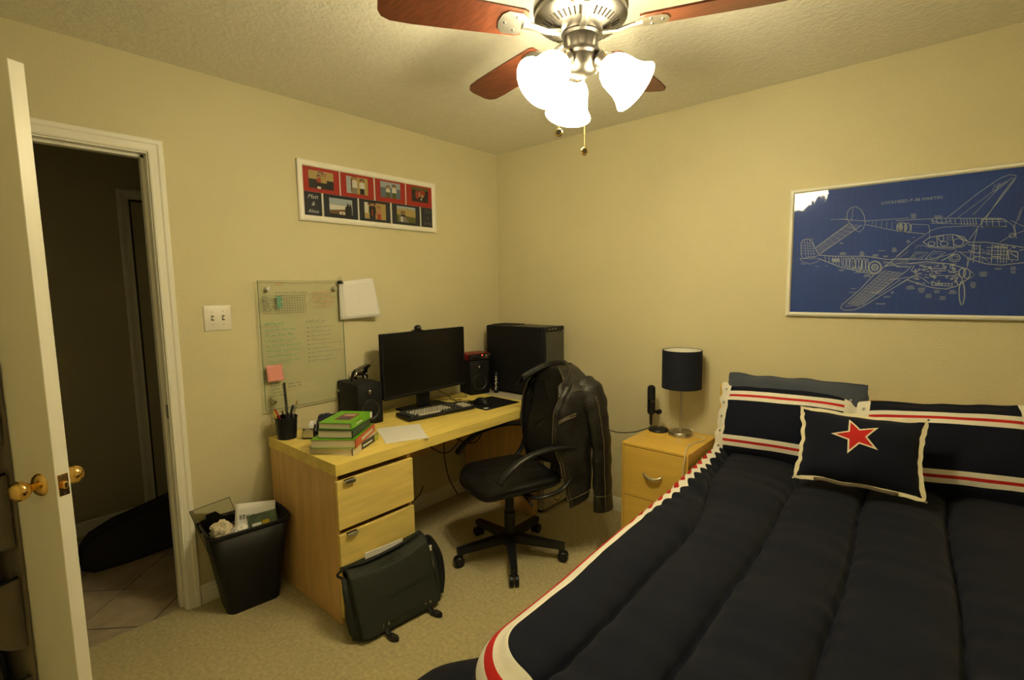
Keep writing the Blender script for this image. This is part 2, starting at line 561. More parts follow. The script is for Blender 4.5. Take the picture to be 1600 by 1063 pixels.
for z0, z1 in ((.437, .652), (.035, .414)):
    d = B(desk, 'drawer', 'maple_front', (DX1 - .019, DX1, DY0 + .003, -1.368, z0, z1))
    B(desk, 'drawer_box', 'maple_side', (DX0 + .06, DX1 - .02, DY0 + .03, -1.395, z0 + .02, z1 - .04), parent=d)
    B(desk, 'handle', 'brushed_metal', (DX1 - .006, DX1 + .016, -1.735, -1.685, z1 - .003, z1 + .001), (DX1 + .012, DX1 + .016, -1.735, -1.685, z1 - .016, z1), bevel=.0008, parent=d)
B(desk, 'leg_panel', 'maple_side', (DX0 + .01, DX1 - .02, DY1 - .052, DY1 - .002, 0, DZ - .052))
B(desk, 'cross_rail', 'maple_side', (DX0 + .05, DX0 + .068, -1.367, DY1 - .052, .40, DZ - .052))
B(desk, 'cable_tray', 'black_matte', (DX0 + .07, DX0 + .17, -1.2, -.6, .58, .60))

# low cabinet in the corner, carrying the computer
cab = thing('cabinet', 'pale low cabinet in the corner with an emblem sticker, under the computer tower', 'cabinet', (.36, -.2, 0))
B(cab, 'body', 'cabinet_cream', (.03, .675, -.36, -.03, .02, .722), bevel=.004)
B(cab, 'door', 'cabinet_cream', (.677, .692, -.358, -.032, .03, .70), bevel=.003)
B(cab, 'top', 'cabinet_cream', (.025, .695, -.363, -.028, .722, .7295), bevel=.003)
for x in (.06, .64):
    for y in (-.33, -.06):
        B(cab, 'foot', 'black_matte', (x - .02, x + .02, y - .02, y + .02, 0, .02))
mat('sticker_tan', (.62, .55, .36), .6)
st = MB().box(.692, .6928, -.262, -.142, .035, .145).build('sticker', 'sticker_tan', cab, world=True)
em = MB()
def wx(x): return lambda a, b: Vector((x, a, b))
face = [(-.045, .035), (-.03, .02), (.03, .02), (.045, .035), (.05, .0), (.035, -.03), (.015, -.042), (-.015, -.042), (-.035, -.03), (-.05, 0), (-.045, .035)]
em.ribbon([(-.202 + a, .09 + b) for a, b in face], .007, wx(.6931))
em.ribbon([(-.202 + a, .09 + b) for a, b in ((-.025, -.012), (-.01, .0), (0, -.01), (.01, 0), (.025, -.012))], .006, wx(.6931))
for s_ in (-1, 1): em.ribbon([(-.202 + s_ * .018, .1), (-.202 + s_ * .008, .098)], .008, wx(.6931))
em.build('emblem', 'ink', st, world=True)

# computer tower
pc = thing('computer_tower', 'tall matt black computer tower with a charcoal front on the corner cabinet', 'computer', (.37, -.15, .7295))
B(pc, 'side_panel', 'black_matte', (.105, .585, -.252, -.246, .748, 1.198), bevel=.002)
B(pc, 'case_body', 'black_matte', (.105, .60, -.248, -.052, .745, 1.200), bevel=.004)
B(pc, 'top_panel', 'grey_case', (.12, .58, -.24, -.06, 1.200, 1.2035), bevel=.002)
B(pc, 'top_vent', 'black_matte', (.13, .32, -.22, -.08, 1.2035, 1.208), bevel=.002)
B(pc, 'front_bezel', 'black_plastic', (.60, .63, -.252, -.05, .745, 1.204), bevel=.006)
B(pc, 'front_door', 'grey_case', (.63, .642, -.247, -.055, .755, 1.172), bevel=.004)
B(pc, 'control_strip', 'black_plastic', (.63, .640, -.250, -.052, 1.175, 1.204), bevel=.003)
for i in range(6):
    MB().lathe([(.0045, 0), (.004, .002)], 10, basis((.640, -.232 + i * .017, 1.190), (0, 1, 0), (0, 0, 1), (1, 0, 0))).build('port', 'brushed_metal' if i % 2 else 'grey_case', pc, world=True)
for x in (.15, .56):
    for y in (-.23, -.07):
        MB().cyl((x, y), .018, .7296, .746, 14).build('foot', 'black_plastic', pc, world=True)

# monitor
mon = thing('monitor', 'wide black flat monitor in the middle of the desk, switched off', 'monitor', (.14, -.88, DZ), R(1.5))
mb = MB().box(.030, .062, -.325, .325, .108, .484, bevel=.004)
mb.build('housing', 'black_matte', mon)
MB().box(.060, .0625, -.313, .313, .124, .472).build('screen', 'screen', mon)
MB().box(.0595, .064, -.325, .325, .104, .1215, bevel=.002).build('bottom_bezel', 'black_plastic', mon)
MB().box(-.01, .032, -.11, .11, .20, .40, bevel=.012).build('rear_cover', 'black_matte', mon)
MB().box(.0, .025, -.05, .05, .012, .26, bevel=.008).build('stand_neck', 'black_plastic', mon)
mbs = MB().box(-.07, .085, -.155, .155, 0, .012, bevel=.005)
mbs.build('stand_base', 'black_plastic', mon)
wc = thing('webcam', 'small black webcam clipped on top of the monitor', 'webcam', (.175, -.93, 1.214))
MB().box(-.012, .028, -.030, .030, 0, .006, bevel=.002).build('clip', 'black_plastic', wc)
MB().lathe([(0, -.020), (.014, -.018), (.019, -.008), (.019, .010), (.014, .017), (0, .018)], 18, basis((.012, 0, .016), (0, 1, 0), (0, 0, 1), (1, 0, 0)), cap=False).build('body', 'black_plastic', wc, smooth=True)
MB().lathe([(.009, 0), (.008, .003), (0, .0035)], 16, basis((.030, 0, .016), (0, 1, 0), (0, 0, 1), (1, 0, 0))).build('lens', 'dark_chrome', wc, smooth=True)

# loudspeakers
def speaker(label, loc, rz, w, d, h):
    t = thing('speaker', label, 'speaker', loc, rz, 'desktop speakers')
    MB().box(-d / 2, d / 2, -w / 2, w / 2, 0, h, bevel=.008, seg=2).build('cabinet', 'black_matte', t, smooth=40)
    X = basis((d / 2, 0, h * .36), (0, 1, 0), (0, 0, 1), (1, 0, 0))
    r = w * .40
    wf = MB().lathe([(r, -.001), (r, .004), (r * .9, .005), (r * .82, .001), (r * .45, -.012), (r * .32, -.009), (0, -.004)], 32, X, cap=False)
    s_ = wf.build('woofer', 'black_plastic', t, smooth=True)
    MB().lathe([(r * .80, .0015), (r * .5, -.009)], 32, X, cap=False).build('cone', 'grey_case', s_, smooth=True)
    Y = basis((d / 2, 0, h * .80), (0, 1, 0), (0, 0, 1), (1, 0, 0))
    tw = MB().lathe([(.026, 0), (.025, .003), (.016, .001)], 24, Y, cap=False).build('tweeter', 'black_plastic', t, smooth=True)
    MB().lathe([(.013, .001), (.009, .006), (0, .008)], 18, Y, cap=False).build('dome', 'dark_chrome', tw, smooth=True)
    return t
speaker('black speaker carrying the chrome bull, left of the monitor', (.126, -1.303, DZ), R(-4), .150, .235, .228)
speaker('black speaker between monitor and computer tower, a red box on it', (.072, -.365, DZ), R(-15), .155, .20, .238)

# audio interface on the right speaker
ai = thing('audio_interface', 'small red and black audio box with a lit red lamp on the right speaker', 'audio interface', (.088, -.362, .9685), R(-15))
mat('red_metal', (.30, .012, .012), .35, metal=.6)
MB().box(-.075, .072, -.088, .088, 0, .046, bevel=.006, seg=2).build('shell', 'red_metal', ai, smooth=40)
MB().box(.070, .078, -.086, .086, .002, .044, bevel=.003).build('front_plate', 'black_plastic', ai)
AX = lambda y, z: basis((.078, y, z), (0, 1, 0), (0, 0, 1), (1, 0, 0))
MB().lathe([(.014, 0), (.013, .012), (0, .013)], 20, AX(.050, .024), cap=False).build('knob', 'brushed_metal', ai, smooth=40)
MB().lathe([(.006, 0), (.0055, .010), (0, .0105)], 14, AX(.076, .034), cap=False).build('knob', 'brushed_metal', ai, smooth=40)
emis('led_red', (1, .05, .03), 5.0)
MB().lathe([(.004, 0), (.0036, .002), (0, .0022)], 12, AX(.018, .033)).build('lamp', 'led_red', ai)
for y in (-.062, -.028): MB().lathe([(.011, 0), (.011, .003), (.007, .003), (.007, 0)], 18, AX(y, .024), cap=False).build('socket', 'dark_chrome', ai)
pts = curve_pts([(.082, -.028, .024), (.11, -.02, .01), (.10, .0, -.05), (.115, .03, -.10), (.10, .06, -.17), (.12, .09, -.22)], 8)
jc = MB().tube(pts, .0022, 6).build('audio_cable', 'cord_black', ai, smooth=True)
MB().lathe([(.006, 0), (.006, .03)], 12, basis((.078, -.028, .024), (0, 1, 0), (0, 0, 1), (1, 0, 0))).build('plug', 'dark_chrome', jc)

# slim black can with white lettering beside the right speaker
can = thing('drink_can', 'slim black can with white vertical lettering beside the right speaker', 'can', (.222, -.283, DZ))
MB().lathe([(.015, 0), (.018, .006), (.018, .13), (.013, .142), (.014, .145), (.011, .143), (0, .143)], 24, cap=True).build('body', 'black_plastic', can, smooth=40)
lt = MB()
rr = random.Random(4)
for k in range(7):
    z = .025 + k * .0145
    a0 = R(-62)
    for q in range(2):
        y0 = rr.uniform(-.5, .0); y1 = rr.uniform(.1, .55)
        lt.ribbon([(a0 + y0 + (y1 - y0) * i / 4, z + q * .006 + .002 * math.sin(k + i)) for i in range(5)], .0042, lambda a, z_: Vector((.0183 * math.cos(a), .0183 * math.sin(a), z_)))
lt.build('lettering', 'paper', can)

# keyboard
kb = thing('keyboard', 'black keyboard with beige main keys in front of the monitor', 'keyboard', (.335, -.925, DZ), R(-9.0))
MB().box(-.085, .075, -.225, .225, .004, .022, bevel=.004).box(-.086, -.06, -.225, .225, .018, .026, bevel=.004).build('case', 'black_plastic', kb)
kbe = MB(); kdk = MB()
def key(m, x, y, w=.0165, d=.0165, tilt=0):
    x += 0; h = .033 - (x + .06) * .03
    m.add([(x - d / 2, y - w / 2, .018), (x + d / 2, y - w / 2, .018), (x + d / 2, y + w / 2, .018), (x - d / 2, y + w / 2, .018),
           (x - d * .36, y - w / 2 + .003, h), (x + d * .36, y - w / 2 + .003, h), (x + d * .36, y + w / 2 - .003, h), (x - d * .36, y + w / 2 - .003, h)],
          [[4, 5, 6, 7], [0, 1, 5, 4], [1, 2, 6, 5], [2, 3, 7, 6], [3, 0, 4, 7]])
U = .019
for r_ in range(6):
    x = -.062 + r_ * .0225 if r_ else -.066
    for c_ in range(15):
        y = -.205 + U * c_ + .009 + (.004 * r_ if 0 < r_ < 5 else 0)
        if r_ == 0:
            key(kdk if c_ % 5 == 0 else kdk, x, y)
        elif r_ == 5:
            if c_ in (0, 1, 2, 11, 12, 13, 14): key(kdk, x, y)
            elif c_ == 6: key(kbe, x, y, w=U * 7.6)
        else:
            key(kdk if c_ in (0, 14) else kbe, x, y)
    for c_ in range(3):
        if r_ in (0, 1, 2) or (r_ == 4 and c_ == 1) or r_ == 5: key(kdk, x, .095 + U * c_)
    for c_ in range(4):
        if r_ > 0: key(kbe if c_ < 3 and r_ > 1 else kdk, x, .158 + U * c_)
tag(kbe.build('beige_keys', 'key_beige', kb), kind='stuff')
tag(kdk.build('dark_keys', 'key_grey', kb), kind='stuff')
pts = curve_pts([(-.086, .0, .014), (-.13, .02, .006), (-.17, .06, .004), (-.21, .04, .004)], 8)
MB().tube(pts, .0022, 6).build('cable', 'cord_black', kb, smooth=True)

# mouse pad and mouse
mp = thing('mouse_pad', 'flat black mouse pad at the right end of the desk', 'mouse pad', (.402, -.548, DZ), R(-4))
MB().box(-.133, .133, -.145, .145, 0, .003, bevel=.001).build('sheet', 'black_matte', mp)
lg = MB()
lg.poly([(.085, -.128), (.108, -.128), (.111, -.112), (.103, -.096), (.088, -.096), (.083, -.110)], .0003, Matrix.Translation((0, 0, .003))).build('logo', 'paper', mp)
ms = thing('mouse', 'black computer mouse lying on the mouse pad', 'mouse', (.385, -.605, DZ + .0032), R(8))
def mouse_fn(u, v):
    a = v * PI; x = -.06 + .12 * u
    k = max(0.0, 1 - abs(2 * u - 1) ** 2.6) ** .5
    return (x, .032 * k * math.cos(a) * (1 - .12 * math.sin(u * PI)), .038 * k * math.sin(a) ** .8 * (.75 + .4 * math.sin(u * PI * .85)))
MB().grid(mouse_fn, 16, 14).build('shell', 'black_plastic', ms, smooth=True)
MB().lathe([(.009, -.004), (.010, 0), (.009, .004)], 14, basis((.035, 0, .026), (1, 0, 0), (0, 0, 1), (0, -1, 0))).build('wheel', 'grey_case', ms)
MB().tube(curve_pts([(-.06, 0, .006), (-.11, .02, .005), (-.17, -.03, .003), (-.24, .02, .003)], 8), .002, 6).build('cable', 'cord_black', ms, smooth=True)

# books
mat('book_green', (.13, .40, .012), .35, spec=.5)
mat('book_darkgreen', (.012, .045, .02), .4)
mat('book_orange', (.52, .085, .022), .45)
mat('book_charcoal', (.035, .033, .035), .45)
mat('book_maroon', (.22, .018, .028), .4)
mat('book_cream', (.70, .62, .45), .5)
mat('book_olive', (.42, .46, .06), .5)
def book(label, cx, cy, z, rz, w, d, h, cover, spine=None, tk=.0032):
    """w across (page edge facing the door end), d along the spine direction"""
    t = thing('book', label, 'book', (cx, cy, z), R(rz), 'books stacked at the desk end')
    # local x runs along the spine, local y from page fore-edge (-) to spine (+)
    MB().box(-d / 2 + .003, d / 2 - .003, -w / 2 + .003, w / 2 - .004, tk, h - tk).build('pages', 'page_edge', t)
    MB().box(-d / 2, d / 2, -w / 2, w / 2, h - tk, h, bevel=.001).build('front_cover', cover, t)
    MB().box(-d / 2, d / 2, -w / 2, w / 2, 0, tk, bevel=.001).build('back_cover', cover, t)
    sp = MB().box(-d / 2, d / 2, w / 2 - .004, w / 2 + .0015, .0, h, bevel=.0015).build('spine', spine or cover, t)
    return t, sp
def book_at(label, N, rz, w, d, z, h, cover, spine=None):
    ax = Vector((math.cos(R(rz)), math.sin(R(rz)))); ay = Vector((-ax.y, ax.x))
    c = Vector(N) - ay * w / 2 - ax * d / 2
    return book(label, c.x, c.y, z, rz, w, d, h, cover, spine)
bk1, sp1 = book_at('cream paged book with charcoal and yellow spine, lowest of the stack', (.625, -1.66), -60, .215, .25, DZ, .034, 'book_cream', 'book_charcoal')
MB().box(.045, .124, .1090, .1095, .002, .032).build('spine_label', 'book_cream', bk1)
MB().box(-.124, -.085, .1090, .1096, .002, .032).build('spine_band', 'book_olive', bk1)
MB().box(-.06, .03, .1090, .1095, .012, .019).build('spine_lettering', 'paper', bk1)
bk2, sp2 = book_at('green covered book with orange spine, second from the bottom', (.634, -1.647), -51, .205, .27, DZ + .034, .040, 'book_green', 'book_orange')
MB().box(-.10, .06, .1040, .1045, .012, .026).build('spine_lettering', 'book_cream', bk2)
bk3, sp3 = book_at('dark green book under the bright green one, third in the stack', (.612, -1.648), -53, .160, .22, DZ + .074, .038, 'book_darkgreen')
bk4, sp4 = book_at('bright green textbook with maroon cover panel, top of the stack', (.600, -1.645), -57, .158, .22, DZ + .112, .029, 'book_green')
MB().box(-.06, .055, -.03, .045, .029, .0294).build('cover_panel', 'book_maroon', bk4)
MB().box(.008, .045, -.02, .035, .0294, .0298).build('cover_picture', 'pillow_grey', bk4)
for k in range(2): MB().box(-.045 + k * .02, -.038 + k * .02, -.02, .035, .0294, .0297).build('cover_line', 'paper', bk4)
MB().box(-.109, -.088, .0795, .0808, .001, .028).build('spine_label', 'paper', bk4)
MB().box(.0, .06, .0795, .0806, .012, .017).build('spine_lettering', 'paper', bk4)

# loose papers on the desk
pp = thing('paper_sheets', 'white written sheets of paper lying beside the keyboard', 'paper', (.51, -1.30, DZ), R(-27))
for i in range(3):
    MB().box(-.14 + .006 * i, .14 + .003 * i, -.105 - .004 * i, .105 - .005 * i, .0008 * i, .0008 * i + .0006, M=Matrix.Rotation(R(3 * i - 3), 4, 'Z')).build('sheet', 'paper', pp)
mat('pencil_grey', (.42, .42, .44), .8)
wr = MB(); rr = random.Random(11)
for k in range(11):
    y0 = -.085 + k * .016
    for q in range(5):
        x0 = -.12 + q * .047 + rr.uniform(0, .01); n = 7
        wr.ribbon([(x0 + i * .005, y0 + rr.uniform(-.003, .003)) for i in range(n)], .0010, lambda a, b: Vector((a, b, .0025)))
wr.build('handwriting', 'pencil_grey', pp)

# pen cup with pens and a steel ruler
PC = (.115, -1.715)
cup = thing('pen_cup', 'black pen cup at the left end of the desk', 'pen cup', (*PC, DZ))
MB().lathe([(0, .002), (.042, .002), (.050, .108), (.052, .108), (.044, 0), (0, 0)], 28, cap=False).build('wall', 'black_plastic', cup, smooth=40)
MB().lathe([(.050, .105), (.0535, .105), (.0535, .110), (.050, .110), (.050, .105)], 28, cap=False).build('rim', 'black_plastic', cup, smooth=40)
def stick(name, label, cat, col, top, base, r, tipcol=None, tiplen=.02):
    t = thing(name, label, cat, (PC[0] + base[0], PC[1] + base[1], DZ + .003))
    v = Vector((top[0] - base[0], top[1] - base[1], top[2] - .003))
    MB().tube([(0, 0, 0), v * .5, v], r, 8).build('barrel', col, t, smooth=40)
    if tipcol:
        MB().tube([v * .985, v * 1.0 + v.normalized() * tiplen * .6, v + v.normalized() * tiplen], [r * 1.15, r * 1.1, r * .5], 8).build('end_cap', tipcol, t, smooth=40)
    return t
rul = thing('ruler', 'tall steel ruler standing upright in the pen cup', 'ruler', (PC[0] + .0, PC[1] + .01, DZ + .003))
MB().box(-.0006, .0006, -.013, .013, 0, .278, M=Matrix.Rotation(R(2), 4, 'X') @ Matrix.Rotation(R(38), 4, 'Z')).build('blade', 'brushed_metal', rul)
mat('yellow_plastic', (.62, .42, .03), .4); mat('red_plastic', (.45, .03, .02), .4); mat('blue_plastic', (.02, .03, .15), .4)
stick('pen', 'yellow pen leaning left in the pen cup', 'pen', 'yellow_plastic', (-.018, -.046, .125), (.0, -.02), .0042, 'yellow_plastic')
stick('pen', 'red capped pen at the back of the pen cup', 'pen', 'red_plastic', (-.030, -.032, .132), (.01, .01), .0042, 'red_plastic')
stick('pen', 'thick black marker leaning right in the pen cup', 'pen', 'black_plastic', (-.006, .036, .142), (.0, -.015), .0065, 'black_plastic')
stick('pen', 'dark blue pen low in the front of the pen cup', 'pen', 'blue_plastic', (.034, -.005, .118), (.0, .0), .0045, 'black_plastic')
stick('pen', 'black pen beside the ruler in the pen cup', 'pen', 'black_plastic', (.012, -.02, .124), (-.02, .01), .0045, 'dark_chrome')
stick('scissors', 'slim metal tool with brass tip at the right of the pen cup', 'tool', 'brushed_metal', (.008, .050, .165), (.0, .012), .004, 'brass')

# tape dispenser
tp = thing('tape_dispenser', 'grey and black tape dispenser between pen cup and books', 'tape dispenser', (.185, -1.615, DZ), R(-48))
prof = [(-.055, 0), (.060, 0), (.066, .012), (.062, .050), (.050, .052), (.040, .028), (.018, .020), (-.008, .024), (-.030, .046), (-.048, .046), (-.058, .02)]
MB().poly(prof, .056, basis((0, .028, 0), (1, 0, 0), (0, 0, 1), (0, -1, 0))).build('body', 'black_plastic', tp)
MB().box(.0655, .0672, -.026, .026, .010, .050, bevel=.0005).build('front_plate', 'brushed_metal', tp)
XY = basis((.0, .010, .046), (1, 0, 0), (0, 0, 1), (0, -1, 0))
MB().lathe([(.014, 0), (.030, 0), (.030, .020), (.014, .020), (.014, 0)], 26, XY, cap=False).build('tape_roll', 'paper', tp, smooth=40)
MB().lathe([(0, -.002), (.013, -.002), (.013, .022), (0, .022)], 20, XY, cap=False).build('hub', 'pewter', tp, smooth=40)
MB().box(.058, .066, -.014, .014, .050, .056, bevel=.001).build('cutter', 'chrome', tp)

# crumpled navy cloth behind the books
cl = thing('folded_cloth', 'crumpled dark blue cloth cap behind the book stack', 'cap', (.170, -1.515, DZ))
def capfn(u, v):
    a = 2 * PI * u; e = v * PI / 2
    n_ = noise.noise(Vector((math.cos(a) * 1.5, math.sin(a) * 1.5, v * 3))) * .22
    r = (.085 + .085 * n_) * math.cos(e) ** .6
    return (r * math.cos(a) * .8, r * math.sin(a), .085 * math.sin(e) * (1 + n_ * .9) + (.0 if v > 0 else 0))
mat('cap_navy', (.012, .016, .035), .85, bump=.2, bscale=500)
MB().grid(capfn, 36, 14).build('crown', 'cap_navy', cl, smooth=True)
def visor(u, v):
    a = R(-70 + 140 * u) - PI / 2; r = .07 + .05 * v
    return (r * math.cos(a) * .8, r * math.sin(a), .012 + .02 * v * math.cos(R(-70 + 140 * u)) ** 2)
MB().grid(visor, 16, 5).build('visor', 'cap_navy', cl, smooth=True, solid=.003)

# chrome bull figurine (skinned skeleton)
def skinned(name, verts, edges, radii, material, parent, sub=2):
    me = bpy.data.meshes.new(name)
    me.from_pydata(verts, edges, [])
    o = bpy.data.objects.new(name, me)
    COL.objects.link(o)
    o.modifiers.new('skin', 'SKIN')
    for i, r in enumerate(radii):
        me.skin_vertices[0].data[i].radius = r if isinstance(r, tuple) else (r, r)
    me.skin_vertices[0].data[0].use_root = True
    sb = o.modifiers.new('sub', 'SUBSURF'); sb.levels = sub; sb.render_levels = sub
    dg = bpy.context.evaluated_depsgraph_get()
    m2 = bpy.data.meshes.new_from_object(o.evaluated_get(dg))
    bpy.data.objects.remove(o, do_unlink=True)
    m2.materials.clear(); m2.materials.append(MATS[material])
    m2.polygons.foreach_set('use_smooth', [True] * len(m2.polygons))
    o2 = bpy.data.objects.new(name, m2)
    COL.objects.link(o2); o2.parent = parent
    return o2
bull = thing('bull_figurine', 'small chrome bull figurine standing on the left speaker', 'figurine', (.122, -1.298, DZ + .2285), R(103))
V = [(0, 0, .052), (-.030, 0, .050), (-.046, 0, .047), (.024, 0, .056), (.042, 0, .064), (.058, 0, .074), (.073, 0, .077), (.085, 0, .068),
     (-.044, .011, .032), (-.050, .013, .017), (-.046, .013, .002), (-.044, -.011, .032), (-.036, -.013, .017), (-.040, -.013, .002),
     (.036, .011, .036), (.040, .012, .018), (.042, .012, .002), (.036, -.011, .036), (.048, -.012, .020), (.050, -.012, .002)]
Ed = [(0, 1), (1, 2), (0, 3), (3, 4), (4, 5), (5, 6), (6, 7), (2, 8), (8, 9), (9, 10), (2, 11), (11, 12), (12, 13), (3, 14), (14, 15), (15, 16), (3, 17), (17, 18), (18, 19)]
Rd = [.0205, .021, .020, .0235, .022, .017, .0135, .009, .011, .0065, .0055, .011, .0065, .0055, .011, .0065, .0055, .011, .0065, .0055]
skinned('body', V, Ed, Rd, 'dark_chrome', bull)
for s_ in (-1, 1):
    MB().tube(curve_pts([(.070, s_ * .007, .084), (.068, s_ * .018, .090), (.074, s_ * .022, .102)], 5), [.003] * 4 + [.0026] * 4 + [.0015] * 3, 8).build('horn', 'chrome', bull, smooth=True)
    MB().tube([(.066, s_ * .009, .084), (.062, s_ * .018, .083)], [.003, .0012], 6).build('ear', 'chrome', bull, smooth=True)
MB().tube(curve_pts([(-.054, 0, .058), (-.068, .003, .058), (-.072, .006, .040), (-.066, .008, .022)], 6), [.0022] * 12 + [.003] * 7, 8).build('tail', 'chrome', bull, smooth=True)

# ------------------------------------------------------------------ left wall: glass board, papers, collage, switch
GB = (-1.773, -1.323, .862, 1.516)
gx = .024
gb = thing('glass_board', 'clear glass writing board with coloured notes above the desk', 'writing board', (0.0, -1.548, .862))
glaze_mat('board_glass', (.972, .984, .962), .030, .03)
MB().box(gx - .0025, gx + .0025, GB[0], GB[1], GB[2], GB[3]).build('pane', 'board_glass', gb, world=True)
mat('glass_edge', (.10, .20, .12), .2)
eg = MB()
for bx in ((GB[0] - .0006, GB[0] + .0008, GB[2], GB[3]), (GB[1] - .0008, GB[1] + .0006, GB[2], GB[3]), (GB[0], GB[1], GB[3] - .0008, GB[3] + .0006), (GB[0], GB[1], GB[2] - .0008, GB[2] + .0010)):
    eg.box(gx - .0025, gx + .0025, bx[0], bx[1], bx[2], bx[3])
eg.build('pane_edge', 'glass_edge', gb, world=True)
for (y, z) in ((-1.723, 1.475), (-1.362, 1.475), (-1.729, .901), (-1.362, .901)):
    X = basis((0, y, z), (0, 1, 0), (0, 0, 1), (1, 0, 0))
    MB().lathe([(.011, 0), (.011, gx + .004), (.0105, gx + .008), (0, gx + .0085)], 20, X, cap=False).build('standoff', 'brushed_metal', gb, world=True, smooth=40)
for nm, c in (('marker_green', (.05, .36, .16)), ('marker_violet', (.17, .16, .24)), ('marker_red', (.62, .22, .13)), ('marker_black', (.06, .06, .05)), ('marker_teal', (.12, .42, .30)), ('marker_blue', (.07, .11, .22))):
    mat(nm, c, .6)
WX = lambda a, b: Vector((gx + .0029, a, b))
def scribble(m, y0, y1, z, h, rng, wid=.0022, fill=.85):
    """illegible handwriting: words of joined-up strokes"""
    y = y0
    while y < y1:
        L = rng.uniform(.018, .045); L = min(L, y1 - y)
        if L < .008: break
        n = max(3, int(L / .0035)); pts = []
        for i in range(n + 1):
            pts.append((y + L * i / n, z + (h * .5 * (1 if i % 2 else -1)) * rng.uniform(.3, 1.0) + (h * .6 if rng.random() < .12 else 0)))
        m.ribbon(pts, wid, WX)
        y += L + rng.uniform(.006, .012)
rng = random.Random(21)
g = MB(); scribble(g, -1.752, -1.645, 1.300, .016, rng, .0030)
for k, ye in enumerate((-1.580, -1.605, -1.600, -1.565, -1.575, -1.60, -1.585)): scribble(g, -1.752, ye, 1.268 - k * .0265, .010, rng, .0026)
g.build('green_writing', 'marker_green', gb, world=True)
g = MB(); scribble(g, -1.542, -1.430, 1.300, .014, rng, .0020)
for k, ye in enumerate((-1.383, -1.398, -1.402, -1.395, -1.345, -1.41, -1.342, -1.40, -1.375)): 
    g.ribbon([(-1.536, 1.266 - k * .0225), (-1.528, 1.270 - k * .0225)], .005, WX)
    scribble(g, -1.518, ye, 1.268 - k * .0225, .008, rng, .0018)
g.build('violet_writing', 'marker_violet', gb, world=True)
g = MB()
for k, (ya, ye) in enumerate(((-1.496, -1.375), (-1.496, -1.368), (-1.490, -1.372), (-1.485, -1.39))): scribble(g, ya, ye, 1.450 - k * .0235, .013, rng, .0028)
scribble(g, -1.69, -1.645, 1.498, .012, rng, .0026)
g.build('red_writing', 'marker_red', gb, world=True)
g = MB()
for i in range(12): 
    y = -1.690 + i * .0138
    g.ribbon([(y, 1.446), (y + .0015, 1.352)], .0013, WX)
    g.ribbon([(y + .003, 1.452), (y + .006, 1.462), (y + .009, 1.451), (y + .004, 1.456)], .0018, WX)
for i in range(8):
    z = 1.440 - i * .0125
    g.ribbon([(-1.757, z), (-1.538, z - .001)], .0012, WX)
for i in range(6): scribble(g, -1.756, -1.715 + rng.uniform(0, .014), 1.433 - i * .0125, .008, rng, .0026)
for k, (ya, ye) in enumerate(((-1.745, -1.690), (-1.742, -1.672), (-1.740, -1.675), (-1.738, -1.665), (-1.736, -1.68))): scribble(g, ya, ye, 1.000 - k * .0165, .009, rng, .0022)
for k, (ya, ye) in enumerate(((-1.655, -1.590), (-1.655, -1.584))): scribble(g, ya, ye, .985 - k * .016, .009, rng, .0022)
g.build('black_writing', 'marker_black', gb, world=True)
g = MB()
for i in range(5): g.ribbon([(-1.684, 1.434 - i * .0125), (-1.664 + (i % 2) * .008, 1.434 - i * .0125)], .009, WX)
g.build('teal_cells', 'marker_teal', gb, world=True)
# sticky note
sn = thing('sticky_note', 'pink sticky note on the lower left of the glass board', 'note', (gx + .003, -1.720, 1.010))
mat('pink_paper', (.80, .33, .30), .85)
def notefn(u, v): return (.001 + .006 * (1 - v) ** 2, (u - .5) * .080 + .004 * (1 - v), v * .082 - .001 * u)
MB().grid(notefn, 6, 8).build('sheet', 'pink_paper', sn, smooth=True, solid=.0004)
g = MB()
for k in range(6): g.ribbon([(-.030 + i * .004, .066 - k * .009 + rng.uniform(-.001, .001)) for i in range(14)], .0010, lambda a, b: Vector((.0016 + .006 * (1 - b / .082) ** 2, a, b)))
g.build('handwriting', 'marker_red', sn)
# papers clipped to the board corner
cpz = 1.516
cp = thing('clipped_papers', 'white papers hanging from a black binder clip at the glass board corner', 'papers', (gx, -1.250, 1.30))
def sheetfn(dy, x0, tl, curl):
    def f(u, v):
        y = -1.340 + dy + u * .185 + (1 - v) * tl * (.3 + .7 * u)
        z = 1.510 - (1 - v) * .210 + u * .020 - u * (1 - v) * .012
        return (x0 + curl * u * u + .012 * (1 - v) * u, y, z)
    return f
for dy, x0, tl, curl in ((0.0, gx + .004, -.002, .012), (.004, gx + .006, .012, .020), (.012, gx + .008, .035, .028)):
    MB().grid(sheetfn(dy, x0, tl, curl), 10, 10).build('sheet', 'paper', cp, smooth=True, solid=.0006, world=True)
g = MB()
for k in range(6): g.ribbon([(.0 + rng.uniform(-.003, .003), .16 - k * .014), (.004 + rng.uniform(-.002, .002), .155 - k * .014)], .0016, lambda a, b: Vector((.0265, a + .012, b - .01)))
g.build('handwriting', 'pencil_grey', cp)
bc = thing('binder_clip', 'black binder clip with wire arms at the top corner of the board', 'clip', (gx, -1.330, 1.510))
MB().poly([(-.012, 0), (.016, 0), (.003, .016), (-.001, .016)], .026, basis((.0, -.013, -.010), (1, 0, 0), (0, 0, 1), (0, 1, 0)) @ Matrix.Translation((0, 0, 0))).build('jaw', 'black_plastic', bc)
for s_ in (-1, 1):
    MB().tube([(.001 + s_ * .002, -.008, .004), (.001 + s_ * .006, -.005, .026), (.001 + s_ * .006, .005, .026), (.001 + s_ * .002, .008, .004)], .0009, 6).build('wire_arm', 'chrome', bc)

